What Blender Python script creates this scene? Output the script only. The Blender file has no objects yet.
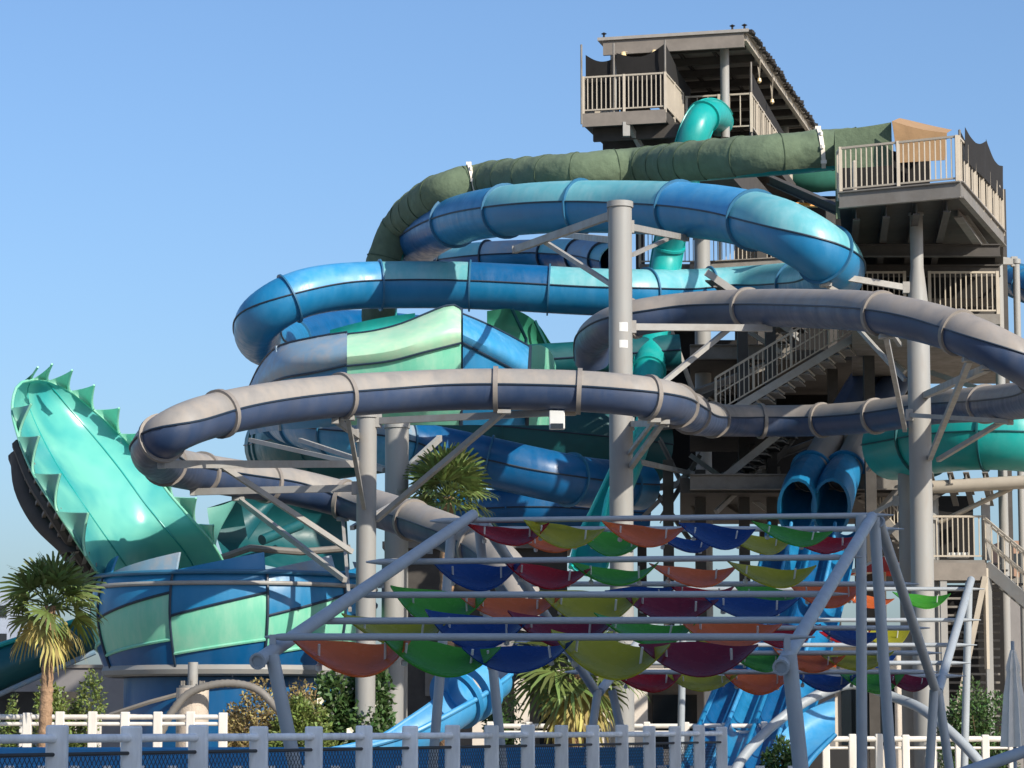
import bpy, bmesh, math, random
from mathutils import Vector, Matrix, noise
random.seed(7)
sc = bpy.context.scene
COL = sc.collection
V = Vector
# ------------------------------------------------------------------ camera
FPX = 2800.0; ZC = 1.6; HY = 728.0
PITCH = math.atan((HY - 384) / FPX)
cam = bpy.data.cameras.new('camera'); co = bpy.data.objects.new('camera', cam); COL.objects.link(co)
cam.sensor_width = 36; cam.lens = 36 * FPX / 1024; cam.clip_end = 6000; cam.clip_start = 0.5
co.location = (0, 0, ZC); co.rotation_euler = (math.pi / 2 + PITCH, 0, 0)
sc.camera = co
CT, ST = math.cos(PITCH), math.sin(PITCH)

def P(px, py, D):
    """point of the place seen at pixel px,py at a distance D ahead (metres)"""
    x = (px - 512) / FPX; y = (384 - py) / FPX
    k = D / (CT - y * ST)
    return V((x * k, D, ZC + k * (ST + y * CT)))

def G(px, D, z=0.0):
    return V(((px - 512) / FPX * (D * CT + (z - ZC) * ST), D, z))

# ------------------------------------------------------------------ materials
def lin(c):
    c = c / 255.0
    return c / 12.92 if c <= .04045 else ((c + .055) / 1.055) ** 2.4
def rgb(r, g, b): return (lin(r), lin(g), lin(b), 1)

MATS = {}
def mat(name, col, rough=.5, var=.12, scale=3.0, streak=False, metal=0.0, bump=0.0, bscale=40, island=0.0, dust=None, dustamt=.3, transl=0.0, coat=0.0, spec=.5):
    if name in MATS: return MATS[name]
    m = bpy.data.materials.new(name); m.use_nodes = True
    nt = m.node_tree; N = nt.nodes; L = nt.links
    b = N['Principled BSDF']
    b.inputs['Roughness'].default_value = rough; b.inputs['Metallic'].default_value = metal
    b.inputs['Specular IOR Level'].default_value = spec
    b.inputs['Coat Weight'].default_value = coat
    b.inputs['Coat Roughness'].default_value = .15
    tc = N.new('ShaderNodeTexCoord')
    mp = N.new('ShaderNodeMapping'); L.new(tc.outputs['Object'], mp.inputs['Vector'])
    if streak: mp.inputs['Scale'].default_value = (1.3, 1.3, .3)
    nz = N.new('ShaderNodeTexNoise'); nz.inputs['Scale'].default_value = scale; nz.inputs['Detail'].default_value = 6
    nz.inputs['Roughness'].default_value = .65
    L.new(mp.outputs[0], nz.inputs['Vector'])
    mr = N.new('ShaderNodeMapRange'); mr.inputs['From Min'].default_value = .3; mr.inputs['From Max'].default_value = .7
    mr.inputs['To Min'].default_value = 1 - var; mr.inputs['To Max'].default_value = 1 + var
    L.new(nz.outputs['Fac'], mr.inputs['Value'])
    hsv = N.new('ShaderNodeHueSaturation'); hsv.inputs['Color'].default_value = col
    L.new(mr.outputs[0], hsv.inputs['Value'])
    last = hsv.outputs['Color']
    if island:
        ge = N.new('ShaderNodeNewGeometry')
        m2 = N.new('ShaderNodeMapRange'); m2.inputs['To Min'].default_value = 1 - island; m2.inputs['To Max'].default_value = 1 + island
        L.new(ge.outputs['Random Per Island'], m2.inputs['Value'])
        h2 = N.new('ShaderNodeHueSaturation'); L.new(last, h2.inputs['Color']); L.new(m2.outputs[0], h2.inputs['Value'])
        m3 = N.new('ShaderNodeMapRange'); m3.inputs['To Min'].default_value = .47; m3.inputs['To Max'].default_value = .52
        L.new(ge.outputs['Random Per Island'], m3.inputs['Value']); L.new(m3.outputs[0], h2.inputs['Hue'])
        last = h2.outputs['Color']
    if dust:
        n2 = N.new('ShaderNodeTexNoise'); n2.inputs['Scale'].default_value = 2.4; n2.inputs['Detail'].default_value = 10
        n2.inputs['Roughness'].default_value = .7
        L.new(mp.outputs[0], n2.inputs['Vector'])
        r2 = N.new('ShaderNodeMapRange'); r2.inputs['From Min'].default_value = .42; r2.inputs['From Max'].default_value = .68
        r2.inputs['To Max'].default_value = dustamt
        L.new(n2.outputs['Fac'], r2.inputs['Value'])
        mx = N.new('ShaderNodeMix'); mx.data_type = 'RGBA'; mx.inputs['B'].default_value = dust
        L.new(r2.outputs[0], mx.inputs['Factor']); L.new(last, mx.inputs['A']); last = mx.outputs['Result']
        rr = N.new('ShaderNodeMapRange'); rr.inputs['From Min'].default_value = .4; rr.inputs['From Max'].default_value = .7
        rr.inputs['To Min'].default_value = rough; rr.inputs['To Max'].default_value = min(1, rough + .3)
        L.new(n2.outputs['Fac'], rr.inputs['Value']); L.new(rr.outputs[0], b.inputs['Roughness'])
    L.new(last, b.inputs['Base Color'])
    if bump:
        bn = N.new('ShaderNodeTexNoise'); bn.inputs['Scale'].default_value = bscale; bn.inputs['Detail'].default_value = 4
        L.new(tc.outputs['Object'], bn.inputs['Vector'])
        bp = N.new('ShaderNodeBump'); bp.inputs['Strength'].default_value = bump; bp.inputs['Distance'].default_value = .05
        L.new(bn.outputs['Fac'], bp.inputs['Height']); L.new(bp.outputs[0], b.inputs['Normal'])
    if transl:
        tr = N.new('ShaderNodeBsdfTranslucent'); L.new(last, tr.inputs['Color'])
        ms = N.new('ShaderNodeMixShader'); ms.inputs[0].default_value = transl
        out = N['Material Output']
        L.new(b.outputs[0], ms.inputs[1]); L.new(tr.outputs[0], ms.inputs[2]); L.new(ms.outputs[0], out.inputs['Surface'])
    MATS[name] = m
    return m

DUSTC = rgb(176, 160, 145)
M_blue = mat('blue gelcoat', rgb(24, 114, 162), .3, .08, 1.5, dust=rgb(80, 150, 190), dustamt=.16, streak=True)
M_blue2 = mat('bright blue gelcoat', rgb(56, 142, 194), .32, .08, 1.5, dust=rgb(130, 180, 205), dustamt=.25, streak=True)
M_blue3 = mat('dark blue gelcoat', rgb(8, 86, 138), .28, .1, 1.5, dust=rgb(60, 100, 140), dustamt=.2, streak=True)
M_aqua = mat('aqua gelcoat', rgb(98, 170, 180), .32, .08, 1.5, dust=rgb(170, 195, 200), dustamt=.3, streak=True)
M_mint = mat('mint gelcoat', rgb(112, 194, 166), .3, .06, 1.2, dust=rgb(190, 200, 180), dustamt=.3, streak=True)
M_mintpale = mat('pale mint gelcoat', rgb(158, 208, 176), .35, .06, 1.2, dust=rgb(205, 200, 180), dustamt=.4)
M_greyblue = mat('faded blue gelcoat', rgb(120, 150, 172), .4, .08, 1.5, dust=DUSTC, dustamt=.5)
M_teal = mat('teal gelcoat', rgb(16, 150, 145), .28, .08, 1.5, dust=rgb(90, 170, 165), dustamt=.2, streak=True)
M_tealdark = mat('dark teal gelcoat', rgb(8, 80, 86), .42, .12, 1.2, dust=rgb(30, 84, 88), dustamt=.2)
M_greengel = mat('sea green gelcoat', rgb(60, 140, 112), .32, .1, 1.2)
M_dust = mat('dusty grey gelcoat', rgb(138, 135, 131), .5, .12, 1.6, dust=rgb(160, 150, 139), dustamt=.6, streak=True)
M_dust2 = mat('weathered slate gelcoat', rgb(132, 128, 124), .5, .14, 1.6, dust=rgb(150, 140, 130), dustamt=.5, streak=True)
M_navy = mat('weathered navy gelcoat', rgb(50, 68, 98), .36, .14, 1.3, dust=rgb(100, 100, 104), dustamt=.22, streak=True)
M_seam = mat('seam dark', rgb(30, 48, 66), .5, .1)
M_seamg = mat('flange grey', rgb(132, 126, 120), .6, .15)
M_flb = mat('flange blue', rgb(48, 104, 138), .45, .1)
M_col = mat('painted column steel', rgb(144, 145, 143), .5, .07, 1.2, streak=True, dust=rgb(140, 122, 104), dustamt=.25)
M_steel = mat('galvanised steel', rgb(152, 152, 149), .5, .1, 3, dust=rgb(135, 118, 100), dustamt=.3)
M_dksteel = mat('tower steel', rgb(118, 115, 110), .6, .12, 2, dust=rgb(90, 78, 66), dustamt=.3)
M_vdark = mat('dark timber and steel with painted shade', rgb(66, 63, 60), .8, .2, 3)  # dark tone carries the shade under decks and inside the tower
M_net = mat('black netting and painted shade', rgb(24, 23, 23), .95, .2, 6)  # near black also paints the shade inside the tower
M_rail = mat('railing paint', rgb(172, 163, 148), .5, .08, 3)
M_roof = mat('roof sheet', rgb(150, 146, 140), .6, .15, 3)
M_fascia = mat('weathered fascia', rgb(125, 118, 110), .7, .15, 3)
M_shingle = mat('black roof edge', rgb(38, 36, 36), .9, .3, 8)
M_cloth = mat('olive shade cloth', rgb(92, 108, 86), .95, .16, 2.5, bump=.5, bscale=7)
M_hoop = mat('dark olive hem', rgb(62, 78, 60), .95, .1, 4)
M_cloth2 = mat('dark green shade cloth', rgb(26, 86, 72), .9, .14, 2.5)
M_tan = mat('tan tarpaulin', rgb(160, 128, 92), .9, .1, 2.5, bump=.3, bscale=4)
M_perg = mat('pergola paint', rgb(150, 158, 164), .42, .06, 2, dust=rgb(140, 140, 140), dustamt=.15)
M_white = mat('white fence paint', rgb(215, 212, 205), .5, .06, 4, dust=rgb(160, 145, 130), dustamt=.3, streak=True)
M_fence = mat('grey white fence plastic', rgb(240, 240, 238), .5, .06, 4, streak=True, dust=rgb(130, 128, 125), dustamt=.35)
M_black = mat('black steel', rgb(28, 28, 30), .5, .1)
M_conc = mat('pale concrete', rgb(190, 178, 164), .9, .12, 2.5, bump=.3, bscale=30)
M_wall = mat('white render wall', rgb(205, 198, 188), .9, .08, 1.2, dust=rgb(170, 150, 130), dustamt=.3)
M_greywall = mat('grey panel wall', rgb(120, 118, 118), .8, .1, 1.5)
M_glass = mat('dark window glass', rgb(30, 36, 42), .08, .05)
M_trunk = mat('palm trunk', rgb(150, 122, 96), .95, .25, 8, bump=.6, bscale=20)
M_frond = mat('palm frond green', rgb(104, 122, 66), .5, .15, 3, island=.4, transl=.25)
M_dry = mat('dry palm frond', rgb(172, 162, 96), .7, .15, 3, island=.35, transl=.2)
M_leaf = mat('bush leaf', rgb(112, 128, 66), .5, .15, 3, island=.5, transl=.2)
M_leafd = mat('dark bush leaf', rgb(70, 98, 52), .5, .15, 3, island=.5, transl=.2)
M_dryleaf = mat('dry shrub leaf', rgb(146, 132, 88), .8, .2, 3, island=.4, transl=.15)
M_flower = mat('white petal', rgb(240, 236, 215), .6, .05)
M_twig = mat('twig bark', rgb(96, 78, 60), .9, .2, 8)
M_lamp = mat('white lamp housing', rgb(205, 207, 204), .4, .04)
M_bulb = mat('lamp glass', rgb(225, 200, 150), .2, .05)
M_umb = mat('parasol cloth', rgb(228, 220, 206), .9, .08, 4)
M_red = mat('red parasol cloth', rgb(190, 60, 50), .9, .08, 4)
M_orangeboard = mat('orange board', rgb(225, 150, 60), .5, .05)
PETC = dict(red=rgb(172, 18, 32), maroon=rgb(138, 36, 62), orange=rgb(220, 126, 68), olive=rgb(184, 182, 54), green=rgb(84, 172, 62), blue=rgb(24, 78, 150))
M_pet = {k: mat('acrylic ' + k, c, .16, .08, 2, transl=.6, dust=rgb(150, 140, 130), dustamt=.06) for k, c in PETC.items()}

# water / mosaic
def water_mat():
    m = bpy.data.materials.new('pool water'); m.use_nodes = True; nt = m.node_tree; N = nt.nodes; L = nt.links
    b = N['Principled BSDF']; b.inputs['Base Color'].default_value = rgb(30, 110, 150); b.inputs['Roughness'].default_value = .08
    tc = N.new('ShaderNodeTexCoord'); nz = N.new('ShaderNodeTexNoise'); nz.inputs['Scale'].default_value = 3; nz.inputs['Detail'].default_value = 4
    L.new(tc.outputs['Object'], nz.inputs['Vector'])
    bp = N.new('ShaderNodeBump'); bp.inputs['Strength'].default_value = .6; L.new(nz.outputs['Fac'], bp.inputs['Height']); L.new(bp.outputs[0], b.inputs['Normal'])
    return m
M_water = water_mat()

def ground_mat():
    m = bpy.data.materials.new('sandy paving'); m.use_nodes = True; nt = m.node_tree; N = nt.nodes; L = nt.links
    b = N['Principled BSDF']; b.inputs['Roughness'].default_value = .9
    tc = N.new('ShaderNodeTexCoord')
    br = N.new('ShaderNodeTexBrick'); br.inputs['Scale'].default_value = 2.0
    br.inputs['Color1'].default_value = rgb(206, 190, 166); br.inputs['Color2'].default_value = rgb(194, 178, 156); br.inputs['Mortar'].default_value = rgb(120, 108, 96)
    L.new(tc.outputs['Object'], br.inputs['Vector'])
    nz = N.new('ShaderNodeTexNoise'); nz.inputs['Scale'].default_value = .3; nz.inputs['Detail'].default_value = 8; L.new(tc.outputs['Object'], nz.inputs['Vector'])
    mx = N.new('ShaderNodeMix'); mx.data_type = 'RGBA'; mx.blend_type = 'MULTIPLY'; mx.inputs['Factor'].default_value = .3
    L.new(br.outputs['Color'], mx.inputs['A']); L.new(nz.outputs['Color'], mx.inputs['B']); L.new(mx.outputs['Result'], b.inputs['Base Color'])
    return m

# ------------------------------------------------------------------ mesh helpers
OFF = {}
def thing(name, label, cat, loc, group=None):
    o = bpy.data.objects.new(name, None); COL.objects.link(o); o.empty_display_size = .3
    o.location = loc; o['label'] = label; o['category'] = cat
    if group: o['group'] = group
    OFF[o.name] = V(loc)
    return o
def tag(o, label, cat, group=None, kind=None):
    o['label'] = label; o['category'] = cat
    if group: o['group'] = group
    if kind: o['kind'] = kind
    return o

class MB:
    def __init__(s): s.v = []; s.f = []
    def add(s, vs, fs):
        n = len(s.v); s.v += [V(p) for p in vs]; s.f += [tuple(i + n for i in f) for f in fs]; return s
    def hexa(s, c):      # 8 corners: bottom 4, top 4
        return s.add(c, [(0, 3, 2, 1), (4, 5, 6, 7), (0, 1, 5, 4), (1, 2, 6, 5), (2, 3, 7, 6), (3, 0, 4, 7)])
    def box(s, c, size, rz=0):
        c = V(c); R = Matrix.Rotation(rz, 3, 'Z'); hx, hy, hz = size[0] / 2, size[1] / 2, size[2] / 2
        pts = [c + R @ V((x, y, z)) for z in (-hz, hz) for x, y in ((-hx, -hy), (hx, -hy), (hx, hy), (-hx, hy))]
        return s.hexa(pts)
    def beam(s, a, b, w, h, up=V((0, 0, 1))):
        a = V(a); b = V(b); d = (b - a).normalized()
        sx = d.cross(up)
        if sx.length < 1e-3: sx = d.cross(V((0, 1, 0)))
        sx.normalize(); sz = sx.cross(d).normalized()
        q = [(-w / 2, -h / 2), (w / 2, -h / 2), (w / 2, h / 2), (-w / 2, h / 2)]
        return s.hexa([a + sx * x + sz * z for x, z in q] + [b + sx * x + sz * z for x, z in q])
    def ibeam(s, a, b, w, h):
        a = V(a); b = V(b); z = V((0, 0, h / 2 - .015))
        s.beam(a + z, b + z, w, .03); s.beam(a - z, b - z, w, .03); s.beam(a, b, .025, h - .06)
        return s
    def tube(s, pts, r, n=12, cap=True):
        pts = [V(p) for p in pts]; m = len(pts); base = len(s.v); prev = None
        rs = r if isinstance(r, (list, tuple)) else [r] * m
        for i, p in enumerate(pts):
            t = (pts[min(i + 1, m - 1)] - pts[max(i - 1, 0)]).normalized()
            if prev is None:
                u = t.cross(V((0, 0, 1)))
                if u.length < .05: u = t.cross(V((0, 1, 0)))
                u.normalize()
            else:
                u = (prev - t * prev.dot(t)).normalized()
            prev = u; w = t.cross(u)
            for k in range(n):
                a = 2 * math.pi * k / n
                s.v.append(p + (u * math.cos(a) + w * math.sin(a)) * rs[i])
        for i in range(m - 1):
            for k in range(n):
                k2 = (k + 1) % n
                s.f.append((base + i * n + k, base + i * n + k2, base + (i + 1) * n + k2, base + (i + 1) * n + k))
        if cap:
            s.f.append(tuple(base + k for k in range(n))[::-1]); s.f.append(tuple(base + (m - 1) * n + k for k in range(n)))
        return s
    def cyl(s, a, b, r, n=16, r2=None): return s.tube([a, b], [r, r if r2 is None else r2], n)
    def lathe(s, c, prof, n=24):
        c = V(c); base = len(s.v)
        for r, z in prof:
            for k in range(n):
                a = 2 * math.pi * k / n; s.v.append(c + V((r * math.cos(a), r * math.sin(a), z)))
        for i in range(len(prof) - 1):
            for k in range(n):
                k2 = (k + 1) % n
                s.f.append((base + i * n + k, base + i * n + k2, base + (i + 1) * n + k2, base + (i + 1) * n + k))
        return s
    def loft(s, rows, th=V((0, .06, 0))):
        """closed shell: rows of world points (equal lengths), thickness vector"""
        R = len(rows); C = len(rows[0]); base = len(s.v)
        for off in (V((0, 0, 0)), V(th)):
            for r in rows:
                for p in r: s.v.append(V(p) + off)
        n = R * C
        for i in range(R - 1):
            for j in range(C - 1):
                a = base + i * C + j
                s.f.append((a, a + 1, a + C + 1, a + C)); s.f.append((a + n, a + C + n, a + C + 1 + n, a + 1 + n))
        rim = [j for j in range(C)] + [i * C + C - 1 for i in range(1, R)] + [(R - 1) * C + j for j in range(C - 2, -1, -1)] + [i * C for i in range(R - 2, 0, -1)]
        for k in range(len(rim)):
            a, b = base + rim[k], base + rim[(k + 1) % len(rim)]
            s.f.append((a, a + n, b + n, b))
        return s
    def build(s, name, m, parent=None, smooth=False, loc=None, bevel=0):
        root = parent
        off = OFF.get(parent.name, V((0, 0, 0))) if parent else (V(loc) if loc is not None else (sum(s.v, V((0, 0, 0))) / max(1, len(s.v))))
        me = bpy.data.meshes.new(name)
        me.from_pydata([tuple(p - off) for p in s.v], [], s.f)
        bm = bmesh.new(); bm.from_mesh(me); bmesh.ops.recalc_face_normals(bm, faces=bm.faces[:])
        bm.to_mesh(me); bm.free()
        if smooth:
            for p in me.polygons: p.use_smooth = True
            me.set_sharp_from_angle(angle=math.radians(38))
        me.materials.append(m)
        o = bpy.data.objects.new(name, me); COL.objects.link(o)
        if parent: o.parent = parent
        else: o.location = off
        OFF[o.name] = off
        if bevel:
            md = o.modifiers.new('bevel', 'BEVEL'); md.width = bevel; md.segments = 2
        return o

def catmull(pts, step):
    pts = [V(p) for p in pts]; out = []
    ext = [pts[0] * 2 - pts[1]] + pts + [pts[-1] * 2 - pts[-2]]
    for i in range(1, len(ext) - 2):
        p0, p1, p2, p3 = ext[i - 1:i + 3]
        def kn(a, b): return max((b - a).length, 1e-4) ** .5
        t0 = 0; t1 = t0 + kn(p0, p1); t2 = t1 + kn(p1, p2); t3 = t2 + kn(p2, p3)
        n = max(2, int((p2 - p1).length / step))
        for k in range(n):
            t = t1 + (t2 - t1) * k / n
            A1 = p0 * ((t1 - t) / (t1 - t0)) + p1 * ((t - t0) / (t1 - t0)); A2 = p1 * ((t2 - t) / (t2 - t1)) + p2 * ((t - t1) / (t2 - t1))
            A3 = p2 * ((t3 - t) / (t3 - t2)) + p3 * ((t - t2) / (t3 - t2))
            B1 = A1 * ((t2 - t) / (t2 - t0)) + A2 * ((t - t0) / (t2 - t0)); B2 = A2 * ((t3 - t) / (t3 - t1)) + A3 * ((t - t1) / (t3 - t1))
            out.append(B1 * ((t2 - t) / (t2 - t1)) + B2 * ((t - t1) / (t2 - t1)))
    out.append(pts[-1])
    L = [0]
    for a, b in zip(out, out[1:]): L.append(L[-1] + (b - a).length)
    n = max(2, int(L[-1] / step)); res = []; j = 0
    for k in range(n + 1):
        s = L[-1] * k / n
        while j < len(L) - 2 and L[j + 1] < s: j += 1
        f = (s - L[j]) / max(1e-6, L[j + 1] - L[j]); res.append(out[j].lerp(out[j + 1], f))
    return res, L[-1]

def smooth1(vals, it=3):
    for _ in range(it): vals = [vals[0]] + [(vals[i - 1] + vals[i] * 2 + vals[i + 1]) / 4 for i in range(1, len(vals) - 1)] + [vals[-1]]
    return vals

def path_w(cps, dia):
    """control points (px,py,apparent width px) -> world points"""
    return [P(x, y, FPX * dia / w) for x, y, w in cps]

def frames(pts, ref=V((0, 0, 1))):
    fr = []; m = len(pts)
    for i, p in enumerate(pts):
        t = (pts[min(i + 1, m - 1)] - pts[max(i - 1, 0)]).normalized()
        u = ref - t * ref.dot(t)
        if u.length < .25 and fr: u = fr[-1][1] - t * fr[-1][1].dot(t)
        u.normalize(); fr.append((t, u, t.cross(u)))
    return fr

def shell(mb, pts, fr, r, a0, a1, n, th=.035, a_off=0.0, wob=None):
    """part of a tube wall between angles a0..a1 measured from 'up'"""
    closed = abs(a1 - a0) > 2 * math.pi - 1e-3
    rows = []
    base = len(mb.v); m = len(pts); C = n + 1
    for off in (0, -th):
        for i, p in enumerate(pts):
            t, u, w = fr[i]
            for k in range(C):
                a = a0 + (a1 - a0) * k / n + a_off
                rr = (r(i, a) if callable(r) else r) + off
                mb.v.append(p + (u * math.cos(a) + w * math.sin(a)) * rr)
    N = m * C
    for i in range(m - 1):
        for k in range(n):
            a = base + i * C + k
            mb.f.append((a, a + 1, a + C + 1, a + C)); mb.f.append((a + N, a + C + N, a + C + 1 + N, a + 1 + N))
        if not closed:
            for k in (0, n):
                a = base + i * C + k; mb.f.append((a, a + C, a + C + N, a + N))
    for i in (0, m - 1):
        for k in range(n):
            a = base + i * C + k; mb.f.append((a, a + N, a + 1 + N, a + 1))

def ring(mb, p, t, u, w, r0, r1, th, n=28, a0=0, a1=2 * math.pi):
    base = len(mb.v)
    full = a1 - a0 > 6.28; C = n if full else n + 1
    for rr, tt in ((r0, -th), (r1, -th), (r1, th), (r0, th)):
        for k in range(C):
            a = a0 + (a1 - a0) * k / n; mb.v.append(p + t * tt + (u * math.cos(a) + w * math.sin(a)) * rr)
    for j in range(4):
        j2 = (j + 1) % 4
        for k in range(n):
            k2 = (k + 1) % C
            mb.f.append((base + j * C + k, base + j * C + k2, base + j2 * C + k2, base + j2 * C + k))

PI = math.pi
def tube_slide(name, label, cat, wpts, dia, seg, uppers, lowers, mfl, mseam, ref=V((0, 0, 1)), split=0.0, first=0, ringw=.045, ringh=.07, a_roll=0.0, group=None, step=.16, seamsize=.024, joints=None):
    """round flume made of bolted sections: an upper and a lower half shell each, a ring flange at each joint"""
    pts, L = catmull(wpts, step)
    for _ in range(20): pts = [pts[0]] + [(pts[k - 1] + pts[k] * 2 + pts[k + 1]) / 4 for k in range(1, len(pts) - 1)] + [pts[-1]]
    fr = frames(pts, ref); r = dia / 2
    t = thing(name, label, cat, (pts[0].x, pts[0].y, 0), group)
    n = len(pts); per = seg / (L / (n - 1)); cuts = [0]; x = per - first / (L / (n - 1))
    while x < n - 4:
        if x > 3: cuts.append(int(round(x)))
        x += per
    cuts.append(n - 1)
    if joints:
        cuts = [0]; j = 1; sx = [512 + FPX * p.x / (p.y * CT + (p.z - ZC) * ST) for p in pts]
        for q in joints:
            while j < n - 2 and (sx[j] - q) * (sx[j + 1] - q) > 0: j += 1
            cuts.append(j); j += 3
        cuts = [c for k, c in enumerate(cuts) if k == 0 or c > cuts[k - 1] + 2] + [n - 1]
    for i, (a, b) in enumerate(zip(cuts, cuts[1:])):
        pp, ff = pts[a:b + 1], fr[a:b + 1]
        mb = MB(); shell(mb, pp, ff, r, -PI / 2 - split, PI / 2 + split, 18, a_off=a_roll); mb.build('upper_shell', uppers[i % len(uppers)], t, True)
        mb = MB(); shell(mb, pp, ff, r - .004, PI / 2 + split, 3 * PI / 2 - split, 18, a_off=a_roll); mb.build('lower_shell', lowers[i % len(lowers)], t, True)
        if i > 0:
            tt, u, w = fr[a]; mb = MB(); ring(mb, pts[a], tt, u, w, r - .01, r + ringh, ringw / 2); mb.build('joint_flange', mfl, t, True)
    for sgn in (-1, 1):
        mb = MB(); q = []
        for i, p in enumerate(pts):
            tt, u, w = fr[i]; a = sgn * (PI / 2 + split) + a_roll
            q.append(p + (u * math.cos(a) + w * math.sin(a)) * (r + .012))
        mb.tube(q, seamsize, 6); mb.build('seam_rib', mseam, t, True)
    return t, pts, fr

def railing(poly, parent, h=1.05, m=None, bal=.125, post=1.15, bt=.028, closed=False):
    m = m or M_rail
    mb = MB(); poly = [V(p) for p in poly]
    Z = V((0, 0, 1))
    posts = []
    for a, b in zip(poly, poly[1:]):
        mb.beam(a + Z * h, b + Z * h, .055, .05); mb.beam(a + Z * .1, b + Z * .1, .04, .04)
        n = max(1, int((b - a).length / bal))
        for k in range(1, n):
            p = a.lerp(b, k / n); mb.box(p + Z * (h / 2 + .05), (bt, bt, h - .1))
        k2 = max(1, round((b - a).length / post))
        posts += [a.lerp(b, k / k2) for k in range(k2 + (1 if b is poly[-1] else 0))]
    o = mb.build('railing', m, parent)
    for p in posts:
        MB().box(p + Z * (h / 2 - .03), (.075, .075, h + .12)).build('railing_post', m, o)
    return o

def stairs(p0, p1, depth, parent, n=12, rail=True, mtread=None, mstr=None, both=False):
    """flight from p0 (bottom) to p1 (top); near stringer through p0-p1, far stringer 'depth' metres behind"""
    p0 = V(p0); p1 = V(p1); d = V((.245, .97, 0)) * depth; Z = V((0, 0, 1))
    mtread = mtread or M_dksteel; mstr = mstr or M_steel
    for q in (V((0, 0, 0)), d):
        MB().beam(p0 + q, p1 + q, .06, .2).build('stringer', mstr, parent)
    mb = MB()
    run = (p1 - p0) / n; hz = V((run.x, run.y, 0)).normalized() * .15
    for k in range(n):
        c = p0 + run * (k + .5) - Z * .16 + d * .5
        e = [c - hz - d * .48, c + hz - d * .48, c + hz + d * .48, c - hz + d * .48]
        mb.hexa([x - Z * .02 for x in e] + [x + Z * .02 for x in e])
    mb.build('treads', mtread, parent)
    mb = MB(); sl_ = -1 if run.x > 0 else 1
    for k in range(n):
        c = p0 + run * (k + .5) - Z * .19 + V((hz.length * sl_ * 1.05, 0, 0)); mb.beam(c + d * .02, c + d * .98, .035, .09)
    mb.build('lit_tread_edges', M_steel, parent)  # pale bars paint the lit edges of the treads
    if rail:
        for q in ((V((0, 0, 0)), d) if both else (V((0, 0, 0)),)):
            mb = MB(); a = p0 + q + Z * .15; b = p1 + q + Z * .15
            mb.beam(a + Z * .95, b + Z * .95, .055, .055); mb.beam(a + Z * .5, b + Z * .5, .035, .035); mb.beam(a + Z * .06, b + Z * .06, .035, .035)
            m = int((b - a).length / .14)
            for k in range(m + 1):
                p = a.lerp(b, k / m); w = .06 if k % 8 == 0 else .026
                mb.box(p + Z * .5, (w, w, .9))
            mb.build('stair_railing', M_rail, parent)

# ------------------------------------------------------------------ world, sun
SUN_AZ = math.radians(40); SUN_EL = math.radians(31)     # behind the viewer's right shoulder
w = bpy.data.worlds.new('World'); sc.world = w; w.use_nodes = True
nt = w.node_tree; bg = nt.nodes['Background']
sky = nt.nodes.new('ShaderNodeTexSky'); sky.sky_type = 'NISHITA'; sky.sun_disc = False
sky.sun_elevation = SUN_EL; sky.altitude = 0; sky.air_density = 1.0; sky.dust_density = 2.1; sky.ozone_density = 6.0
sdir = V((math.sin(SUN_AZ) * math.cos(SUN_EL), -math.cos(SUN_AZ) * math.cos(SUN_EL), math.sin(SUN_EL)))   # towards the sun
sky.sun_rotation = math.atan2(sdir.x, sdir.y)
nt.links.new(sky.outputs[0], bg.inputs[0]); bg.inputs[1].default_value = .15
sl = bpy.data.lights.new('sun', 'SUN'); sl.energy = 5.0; sl.angle = math.radians(.5); sl.color = (1, .91, .78)
so = bpy.data.objects.new('sun', sl); COL.objects.link(so); so.rotation_euler = (-sdir).to_track_quat('-Z', 'Y').to_euler()
so.location = (40, -40, 60)
sc.view_settings.view_transform = 'Standard'; sc.view_settings.look = 'None'; sc.view_settings.gamma = 1; sc.view_settings.exposure = .22
sc.cycles.max_bounces = 8
try: sc.cycles.use_denoising = True
except Exception: pass

# ------------------------------------------------------------------ ground and an unseen block added to shade the foreground
o = MB().add([(-3000, -400, 0), (3000, -400, 0), (3000, 5000, 0), (-3000, 5000, 0)], [(0, 1, 2, 3)]).build('ground', ground_mat(), loc=(0, 0, 0))
tag(o, 'sandy paved ground of the water park reaching to the horizon', 'ground', kind='structure')
SHADE_BLOCK_H = 48.0
t = thing('added_shade_block', 'tall pale block added unseen behind the viewer to shade the pergola', 'building', (38, -18, 0))
mb = MB().box((38, -18, SHADE_BLOCK_H / 2), (42, 15, SHADE_BLOCK_H)); mb.build('wall', M_wall, t)
mb = MB()
for i in range(11):
    for k in range(14):
        mb.box((20 + i * 3.6, -10.45, 2 + k * 3.3), (2.0, .1, 1.7))
mb.build('windows', M_glass, t)
MB().box((38, -18, SHADE_BLOCK_H + .2), (42.6, 15.6, .4)).build('roof', M_roof, t)

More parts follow.
